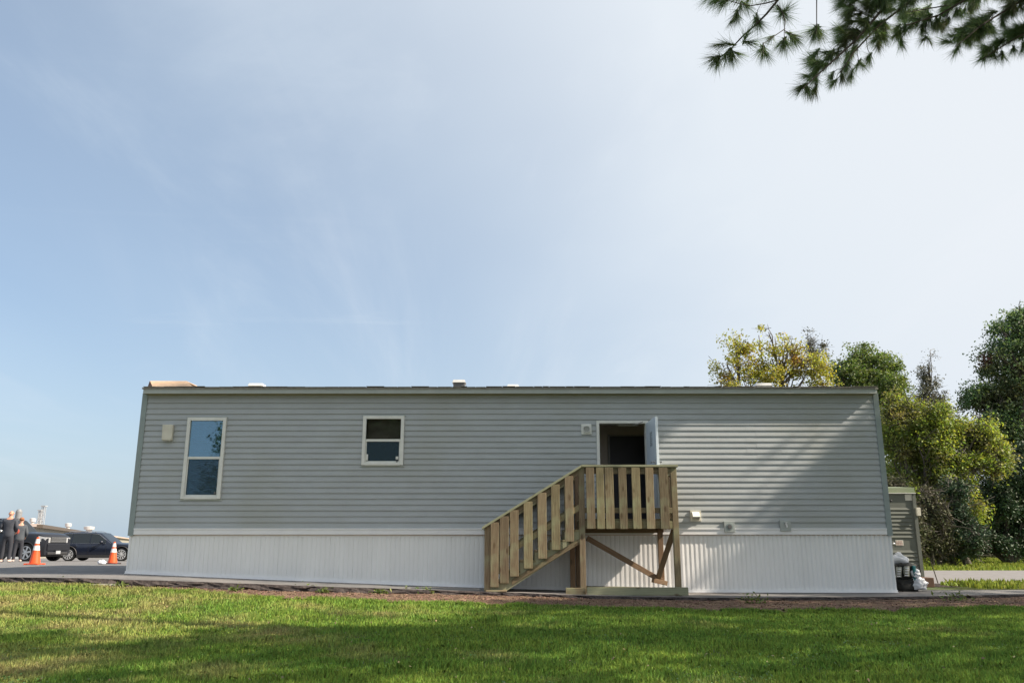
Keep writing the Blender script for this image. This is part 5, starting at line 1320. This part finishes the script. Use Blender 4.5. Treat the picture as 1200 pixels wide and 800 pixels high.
tree('maple_tree', 'round dense green tree just beyond the right end of the trailer roof', 'tree', [1015],
     [(1000, 424, 18, 20), (1016, 418, 18, 17), (1036, 428, 18, 18), (1050, 446, 14, 16), (985, 440, 15, 20), (1010, 455, 35, 30), (1040, 470, 26, 30), (1015, 520, 40, 50)],
     46, 460, 26000, .105, .36, 'leaf_green', trunk_r=.2, shell=.6, seed=5)
tree('sparse_tree', 'thin sparse pale tree standing alone against the sky', 'tree', [1088],
     [(1087, 418, 6, 14), (1084, 438, 10, 14), (1092, 448, 11, 14), (1080, 462, 12, 14), (1098, 470, 13, 16), (1088, 490, 22, 20)],
     47, 150, 3600, .085, .30, 'leaf_pale', 'greybark', twigs=190, trunk_r=.09, shell=.2, seed=12, twig_len=.8)
tree('arching_tree', 'spreading yellow green tree with drooping branches and bare grey twigs', 'tree', [1072, 1105, 1130],
     [(1048, 478, 14, 18), (1068, 480, 24, 20), (1095, 488, 26, 20), (1118, 500, 22, 18), (1142, 510, 22, 17), (1162, 520, 17, 14), (1176, 531, 10, 9), (1050, 520, 18, 34), (1080, 520, 26, 22), (1110, 530, 26, 18), (1150, 540, 22, 14), (1055, 570, 18, 30), (1100, 560, 25, 20), (1078, 575, 18, 24), (1125, 572, 18, 20), (1062, 600, 14, 22), (1098, 598, 18, 18), (1140, 590, 14, 14)],
     34, 980, 34000, .085, .28, 'leaf_arch', 'greybark', twigs=900, twigmat='greybark', trunk_r=.14, shell=.45, seed=21, droop=.22, twig_len=1.0)
tree('oak_tree', 'tall dark green tree with a rusty top at the right edge', 'tree', [1195, 1230],
     [(1200, 374, 18, 18), (1178, 392, 19, 20), (1205, 405, 30, 26), (1166, 425, 20, 20), (1190, 440, 30, 24), (1150, 458, 18, 16), (1135, 470, 12, 12), (1172, 470, 26, 22), (1200, 480, 32, 28), (1232, 398, 30, 30), (1250, 430, 40, 50), (1240, 500, 50, 50), (1185, 515, 30, 24), (1225, 374, 22, 20), (1160, 500, 20, 20)],
     42, 900, 52000, .11, .40, [('leaf_dark', .88), (material('leaf_rust', (.13, .06, .025), .6, (.09, .07, .03), 1, trans=.35, island=.4), 9)], trunk_r=.30, shell=.55, seed=31, twigs=80)
tree('spruce_tree', 'broad dark evergreen low under the tall tree at the right edge', 'tree', [1180],
     [(1178, 560, 26, 26), (1160, 590, 28, 26), (1195, 590, 30, 30), (1150, 622, 26, 22), (1185, 630, 30, 22), (1210, 600, 30, 50), (1140, 600, 16, 20), (1200, 550, 25, 30)],
     36, 560, 26000, .085, .26, 'leaf_ever', trunk_r=.18, shell=.6, seed=41, twigs=120, droop=.15)
for (px, D_, lob, mt, sd_, lab, cat) in (
    (1060, 31.0, [(1052, 600, 18, 36), (1068, 620, 16, 26), (1060, 640, 22, 14), (1050, 585, 14, 24)], 'leaf_brush', 51, 'twiggy brown green bush rising behind the air conditioner', 'bush'),
    (1092, 31.6, [(1086, 612, 16, 24), (1100, 618, 16, 24), (1095, 640, 20, 13), (1090, 590, 12, 16)], 'leaf_brush', 52, 'tangled brown bush with bare twigs right of the air conditioner', 'bush'),
    (1124, 31.8, [(1118, 612, 17, 28), (1132, 625, 18, 24), (1124, 644, 22, 10), (1120, 580, 12, 20)], 'leaf_ever', 53, 'dark leafy bush between the brown bush and the broad evergreen', 'bush'),
    (1020, 40, [(1010, 600, 40, 50), (985, 620, 40, 35)], 'leaf_brush', 54, 'brown green bush mostly hidden behind the right end of the trailer', 'bush')):
    tree('wild_bush', lab, cat, [px-4, px+6], lob, D_, 200, 8500, .075, .24, mt, 'greybark', twigs=260, twigmat='greybark', trunk_r=.06, shell=.3, seed=sd_, twig_len=1.1, group='bushes at the wood edge')
# low undergrowth along the verge and dark far wood behind
k = 30000; Xw = rs.uniform(10, 45, k); Yw = rs.uniform(grass_far+1.0, grass_far+3.5, k); Hh = np.abs(rs.normal(size=k))*.45
Pw = np.stack([Xw, Yw, np.array([groundz(x, y) for x, y in zip(Xw, Yw)])+Hh*(1+.6*np.sin(Xw*1.9))], 1)
struct(npobj('undergrowth', quads_at(Pw, rs.uniform(.04, .10, k), .5), 4, 'leaf_brush'), 'stuff', 'tangle of low dry undergrowth at the foot of the wood', 'undergrowth')
k = 60000; Xw = rs.uniform(4, 80, k); Yw = rs.uniform(36, 46, k); top_ = 5.2+1.6*np.sin(Xw*.33)+1.1*np.sin(Xw*.9+2)
Pw = np.stack([Xw, Yw, np.array([groundz(x, y) for x, y in zip(Xw, Yw)])+rs.rand(k)**.8*top_], 1)
struct(npobj('far_wood', quads_at(Pw, rs.uniform(.16, .34, k), .6), 4, 'leaf_dark'), 'stuff', 'dark mass of woodland behind the nearer trees', 'woodland')

# ---------------------------------------------------------------- pine: overhanging bough
def needles(tips, nn=70, length=.11, width=.0012, rs_=rs, ang=.75):
    """tips: list of (pos, dir) ; needle fans from the last 10 cm of each twig"""
    out = []
    for (p, d, s) in tips:
        p = np.array(p); d = np.array(d); d /= np.linalg.norm(d)
        base = p - d*rs_.uniform(0, .075*s, (nn, 1)); v = rs_.normal(size=(nn, 3)); v -= (v@d)[:, None]*d; v /= np.linalg.norm(v, axis=1)[:, None]
        a_ = np.clip(np.abs(rs_.normal(size=nn))*.45*ang/.75+.12, 0, 1.35)[:, None]
        dirn = d*np.cos(a_)+v*np.sin(a_); dirn[:, 2] -= .22; dirn /= np.linalg.norm(dirn, axis=1)[:, None]
        ln_ = length*s*rs_.uniform(.7, 1.15, (nn, 1)); tip = base+dirn*ln_
        sd_ = np.cross(dirn, rs_.normal(size=(nn, 3))); sd_ /= np.linalg.norm(sd_, axis=1)[:, None]; sd_ *= width*(.8+.4*rs_.rand(nn, 1))
        out.append(np.stack([base-sd_, base+sd_, tip], 1).reshape(-1, 3))
    return np.concatenate(out)
PX, PY_ = 10.5, -8.6
pine = thing('pine_tree', 'tall pine whose long needled boughs hang into the top right corner', 'tree', (PX, PY_, groundz(PX, PY_)))
g0 = groundz(PX, PY_)
tk_ = MB(); pts = [(PX+.15*math.sin(i*.6), PY_+.1*math.cos(i*.8), g0-.1+i*1.6) for i in range(11)]; tk_.tube(pts, [.30*(1-.8*i/10) for i in range(11)], 12)
obj('trunk', tk_, 'pinebark', pine, smooth=True)
tips = []; br = MB(); YN = -9.3
def bp_(px, py, dy=0): return at(px, py, YN+dy)
def twigpath(pix, dy0, dy1, r0_, r1_):
    n_ = len(pix); P_ = [bp_(a_, b_, dy0+(dy1-dy0)*i/(n_-1)) for i, (a_, b_) in enumerate(pix)]
    br.tube(P_, [r0_+(r1_-r0_)*i/(n_-1) for i in range(n_)], 5, cap=False); return P_
def tuft(pb, pt, dy, s=1.0):
    a_, b_ = bp_(pb[0], pb[1], dy), bp_(pt[0], pt[1], dy+rs.uniform(-.06, .06)); d = (b_-a_).normalized()
    base = a_+d*.035; tips.append((tuple(base), tuple(d), s))
# the fine left branch, traced from the picture
twigpath([(930, -30), (912, 0), (898, 17), (886, 29), (870, 43), (858, 56), (846, 66), (841, 69)], 0, .25, .011, .003)
twigpath([(912, 0), (898, 4), (880, 7), (868, 5), (851, 0)], 0, .1, .006, .003)
twigpath([(911, 6), (917, 15), (920, 26), (919, 38), (919, 48)], 0, .0, .006, .002)
twigpath([(920, 34), (908, 42), (895, 51), (894, 62)], 0, -.1, .004, .002)
twigpath([(957, -10), (957, 12), (957, 32), (956, 40)], .1, .1, .005, .003)
twigpath([(886, 29), (888, 12), (892, 5)], .05, .05, .003, .002)
twigpath([(919, 36), (930, 41), (942, 45)], 0, .1, .004, .002)
L_t = [((835, -6), (806, 8)), ((840, -4), (822, 16)), ((868, -5), (845, 10)), ((880, -4), (868, 14)), ((900, -6), (890, 8)), ((851, 1), (812, 14)), ((851, 1), (832, 23)), ((846, 0), (815, 6)), ((868, 5), (866, 22)), ((872, 4), (884, 14)), ((863, 16), (850, 38)), ((863, 16), (867, 40)), ((863, 14), (856, 34)), ((886, 22), (898, 34)), ((886, 22), (879, 43)), ((887, 20), (890, 38)),
       ((917, 15), (906, 26)), ((917, 15), (928, 24)), ((917, 14), (909, 8)), ((918, 14), (925, 6)), ((846, 52), (830, 55)), ((858, 52), (844, 50)), ((842, 66), (823, 69)), ((841, 68), (829, 90)), ((842, 68), (838, 88)), ((840, 67), (826, 80)),
       ((856, 60), (847, 83)), ((857, 60), (866, 86)), ((858, 60), (877, 68)), ((856, 61), (856, 86)), ((852, 62), (844, 78)), ((894, 56), (895, 78)), ((894, 56), (883, 68)), ((894, 57), (904, 73)), ((875, 49), (889, 50)), ((872, 48), (876, 36)),
       ((919, 48), (917, 77)), ((919, 47), (909, 70)), ((919, 47), (926, 56)), ((919, 46), (903, 62)), ((925, 40), (941, 46)), ((927, 41), (933, 58)), ((928, 42), (940, 56)), ((957, 33), (942, 55)), ((957, 33), (957, 58)), ((957, 33), (969, 47)), ((957, 33), (946, 37)), ((957, 34), (964, 54)), ((905, 43), (897, 50)), ((956, 36), (950, 56))]
for pb, pt in L_t: tuft(pb, pt, .12, 1.0)
# denser boughs to the right: branchlets running down-left
low = [(938, 100), (934, 114), (941, 117), (957, 118), (966, 98), (975, 108), (985, 102), (1003, 99), (1008, 88), (1022, 80), (1033, 66), (1050, 62), (1062, 42), (1075, 46), (1084, 59), (1100, 57), (1113, 50), (1119, 70), (1131, 62), (1147, 80), (1158, 76), (1172, 76), (1186, 70), (1196, 66), (1208, 62), (1225, 60), (1240, 58)]
rn = random.Random(5)
mains = [([(1075, -40), (1035, 10), (1005, 45), (980, 68), (958, 88), (941, 104)], .35), ([(1120, -40), (1075, -5), (1030, 30), (1000, 62), (985, 85)], .7), ([(1190, -40), (1140, -5), (1100, 18), (1062, 30)], .9),
         ([(1250, -30), (1190, 5), (1150, 30), (1120, 55)], 1.2), ([(1290, -10), (1230, 25), (1190, 45), (1150, 70)], 1.4), ([(1300, -60), (1200, -20), (1120, 5), (1060, 15)], 1.6)]
mp_ = []
for pix, dy in mains:
    twigpath(pix, dy, dy-.2, .014, .004)
    for i in range(len(pix)-1):
        for u in range(6): t = u/6; mp_.append((pix[i][0]*(1-t)+pix[i+1][0]*t, pix[i][1]*(1-t)+pix[i+1][1]*t, dy))
def lowy(x): return float(np.interp(x, [p[0] for p in low], [p[1] for p in low]))
ex, ey = [p[0] for p in low], [p[1] for p in low]
targets = [(a_, b_, 1) for a_, b_ in low]
for i in range(640):
    x = rn.uniform(938, 1260); yl = np.interp(x, sorted(ex), [ey[j] for j in np.argsort(ex)]); y = rn.uniform(-35, yl-6)
    if x < 972 and y < 60: continue
    if x < 1000 and rn.random() < .35: continue
    # leave sky holes
    if noise.noise(Vector((x*.04, y*.055, 3))) > .30: continue
    targets.append((x, y, 0))
for (x, y, e_) in targets:
    src = min(mp_, key=lambda m_: (m_[0]-x-14)**2+(m_[1]-y+12)**2)
    dx, dy_ = x-src[0], y-src[1]; l_ = math.hypot(dx, dy_)
    # aim each twig down-left or straight from its bough
    ux, uy = (dx/l_, dy_/l_) if l_ > 6 else (-.6, .8)
    uy += .35; n2 = math.hypot(ux, uy); ux, uy = ux/n2, uy/n2
    tl_ = 17/(1+src[2]*.12)
    bx, by = x-ux*tl_, y-uy*tl_
    if l_ > 10: br.tube([bp_(src[0], src[1], src[2]), bp_((src[0]+bx)/2+rn.uniform(-3, 3), (src[1]+by)/2+rn.uniform(-3, 3), src[2]), bp_(bx, by, src[2]-.05)], [.004, .003, .0022], 4, cap=False)
    for r_ in range(2):
        aa = rn.uniform(-.9, .9); c2_, s2_ = math.cos(aa), math.sin(aa); vx, vy = ux*c2_-uy*s2_, ux*s2_+uy*c2_
        tuft((bx, by), (bx+vx*tl_, by+vy*tl_), src[2]+rn.uniform(-.12, .12), rn.uniform(.75, 1.0))
# limb joining the bough to the trunk
far_e = bp_(1290, -40, 1.4)
limb0 = Vector((PX, PY_, g0+5.2))
br.tube([limb0, limb0.lerp(far_e, .5)+Vector((0, 0, .25)), far_e], [.09, .06, .03], 7)
for pix, dy in mains: br.tube([limb0.lerp(far_e, .55)+Vector((0, 0, .2)), (limb0.lerp(far_e, .55)+bp_(pix[0][0], pix[0][1], dy))/2+Vector((0, 0, .1)), bp_(pix[0][0], pix[0][1], dy)], [.03, .022, .014], 5)
br.tube([bp_(930, -30, 0), bp_(1010, -80, .1), bp_(1120, -120, .4), limb0.lerp(far_e, .5)+Vector((0, 0, .2))], [.011, .014, .02, .03], 5)
br.tube([bp_(957, -10, .1), bp_(990, -50, .1), bp_(1010, -80, .1)], [.005, .007, .01], 5)
obj('bough', br, 'pinebark', pine)
npobj('needles', needles(tips, 80, .155, .0017), 3, 'needles', pine)

# unseen crowns, clumps kept only where their shadow is wanted on lawn and wall
shade_edge = [(-300, 742), (0, 742), (60, 736), (110, 748), (170, 752), (250, 748), (330, 742), (345, 728), (420, 727), (470, 733), (530, 730), (575, 722), (620, 712), (680, 704), (760, 690), (1500, 640)]
sx_ = [p[0] for p in shade_edge]; sy_ = [p[1] for p in shade_edge]
def hit(p):
    """where the sun's ray through p lands: 'wall' (x,z) or ground pixel"""
    # wall plane y=0
    t = (p[1]-0)/sund.y if sund.y else 1e9
    tw = -p[1]/(-sund.y) if True else 0     # moving along -sund: y increases by -sund.y
    zt_ = p[2]-sund.z*tw; xt_ = p[0]-sund.x*tw
    if zt_ > .1 and XL-.2 < xt_ < XR+.2 and zt_ < 3.6: return ('w', xt_, zt_)
    tg = (p[2]-.05)/sund.z; q_ = (p[0]-sund.x*tg, p[1]-sund.y*tg, .02)
    return ('g', *q_)
def keep(p):
    for dy in (-.66, -.44, -.22, 0, .22, .44, .66):
        h_ = hit((p[0], p[1]+dy, p[2]))
        if h_[0] == 'w' and 782 < proj((h_[1], 0, h_[2]))[0] < 858: return False
    return keep1(p)
def keep1(p):
    pr_ = proj(p)
    if p[1] > CAMY+.2 and pr_ is not None and -40 < pr_[0] < 1390 and -80 < pr_[1] < 830: return False
    if math.hypot(p[0], p[1]-CAMY) < 3 and p[2] < 6: return False
    h_ = hit(p)
    tw_ = p[1]/sund.y; xw_, zw_ = p[0]-sund.x*tw_, p[2]-sund.z*tw_
    if XR < xw_ < XR+6 and 0 < zw_ < 9: return rs.rand() < .16
    if h_[0] == 'w':
        pp = proj((h_[1], 0, h_[2]))
        if pp[0] < 775: return h_[2] > 1.0 and (pp[0] < 690 or rs.rand() < (790-pp[0])/110)
        return rs.rand() < .75*(pp[0]-850)/190
    if 0.3 < h_[1] < 5.2 and h_[2] > -1.3: return False
    if 3 < h_[1] < 11 and -3.0 < h_[2] <= .3: return rs.rand() < .22
    if h_[2] > .3: return True if h_[1] > 8 else rs.rand() < .0
    if h_[2] < CAMY+1: return True
    pp = proj(h_[1:])
    if pp is None: return True
    e_ = np.interp(pp[0], sx_, sy_)+12*noise.noise(Vector((h_[1]*.8, h_[2]*.8, 0)))
    if pp[1] < e_-3: return False
    # dapples
    if (pp[0]-765)**2/55**2+(pp[1]-776)**2/7**2 < 1: return False
    return True
def shade_crown(root, n, c, rx_, ry_, rz_, tx, ty, zlo, zhi, seed):
    r2 = np.random.RandomState(seed); got = []; tries = 0
    while len(got) < n and tries < n*60:
        tries += 1; d = r2.normal(size=3); d /= np.linalg.norm(d); rr = r2.rand()**.4
        p = (c[0]+d[0]*rx_*rr, c[1]+d[1]*ry_*rr, c[2]+d[2]*rz_*rr)
        if p[2] < 2.6 or not keep(p): continue
        got.append(p)
    if seed == 62:  # extra clumps added along sun rays to shade chosen wall areas
        for (a_, b_, zl_, n2_) in ((XL, at(740, 560, 0).x, 1.0, 900), (at(880, 560, 0).x, XR+.2, .1, 170)):
            m_ = 0
            for _ in range(40000):
                if m_ >= n2_: break
                w_ = Vector((r2.uniform(a_, b_), 0, r2.uniform(zl_, 3.5))); q_ = w_+sund*r2.uniform(8, 24)
                if not (8.5 < q_.x < 20) or q_.z > 17: continue
                pr_ = proj(q_)
                if pr_ and -40 < pr_[0] < 1390 and -80 < pr_[1] < 830: continue
                if not keep(q_): continue
                got.append(tuple(q_)); m_ += 1
    lm = MB(); tp = []
    for i, p in enumerate(got):
        v = Vector(p)-Vector((tx, ty, p[2])); d = (v.normalized()+Vector((r2.normal()*.5, r2.normal()*.5, r2.normal()*.3+.1))).normalized()
        for _ in range(3):
            q_ = Vector(p)+Vector((r2.normal(), r2.normal(), r2.normal()*.5))*.28; dd = d+Vector((r2.normal(), r2.normal(), r2.normal()))*.4; tp.append((tuple(q_), tuple(dd), 2.6))
        if i % 14 == 0:
            s_ = Vector((tx, ty, min(zhi, max(zlo, p[2]-.8)))); ok = True
            for u in (.25, .5, .75, .95):
                w_ = s_.lerp(Vector(p), u); pr_ = proj(w_)
                if w_.y > CAMY+.2 and pr_ and -10 < pr_[0] < 1210 and -10 < pr_[1] < 810: ok = False
                if not keep(w_): ok = False
            if ok: lm.tube(bez(s_, Vector(p), 5, .3, i*.37+seed), [.07, .055, .045, .03, .02, .01], 5)
    obj('limbs', lm, 'pinebark', root)
    npobj('shade_crown', needles(tp, 22, .13, .0075, r2, 1.1), 3, 'needles', root)
    return got
shade_crown(pine, 1300, (9.5, -9.0, 9.0), 7.5, 6.5, 5.5, PX, PY_, g0+3, g0+15, 61)
shade_pine = thing('pine_tree', 'unseen pine added right of the lawn, foliage shaped to shade the trailer wall', 'tree', (14.5, -3.4, groundz(14.5, -3.4)))  # added out of view, its foliage placed to shade the wall
tk_ = MB().tube([(14.5+.1*math.sin(i), -3.4, groundz(14.5, -3.4)-.1+i*1.6) for i in range(10)], [.28*(1-.08*i) for i in range(10)], 10); obj('trunk', tk_, 'pinebark', shade_pine, smooth=True)
shade_crown(shade_pine, 1900, (12.5, -3.0, 10.5), 7.5, 3.6, 6.5, 14.5, -3.4, 3, 14, 62)
# a broad tree behind the camera, mirrored in the small window
bt_ = thing('broad_tree', 'broad dark tree standing behind the photographer', 'tree', (-5.5, -38, groundz(-5.5, -38)))
obj('trunk', MB().tube([(-5.5, -38, -.2), (-5.3, -38, 3), (-5.6, -38.1, 7)], [.4, .3, .15], 10), 'bark', bt_, smooth=True)
def back_crown(root, n, m, c, rad, seed, sz=(.14, .3)):
    r2 = np.random.RandomState(seed); cc = r2.normal(size=(n, 3)); cc /= np.linalg.norm(cc, axis=1)[:, None]; cc = cc*(r2.rand(n, 1)**.4)*np.array([rad])+np.array([c])
    Pn = cc[np.repeat(np.arange(n), m)]+r2.normal(size=(n*m, 3))*.4
    npobj('foliage', quads_at(Pn, r2.uniform(*sz, n*m), .6, 0, r2), 4, 'leaf_dark', root)
back_crown(bt_, 700, 40, (-7, -38, 7.6), (5.2, 4.0, 5.4), 9)
yt = thing('young_tree', 'small loose young tree standing behind the photographer to the left', 'tree', (-16.9, -36, groundz(-16.9, -36)))
obj('trunk', MB().tube([(-16.9, -36, -.2), (-16.8, -36, 3), (-17.1, -36.1, 7), (-17.0, -36, 8.4)], [.13, .1, .05, .02], 8), 'bark', yt, smooth=True)
back_crown(yt, 60, 22, (-17.0, -36, 7.0), (1.2, 1.0, 2.0), 19, (.08, .16)); back_crown(yt, 60, 22, (-17.2, -36, 4.2), (1.8, 1.4, 1.5), 20, (.08, .16))
scene.cycles.max_bounces = 8; scene.cycles.transparent_max_bounces = 12
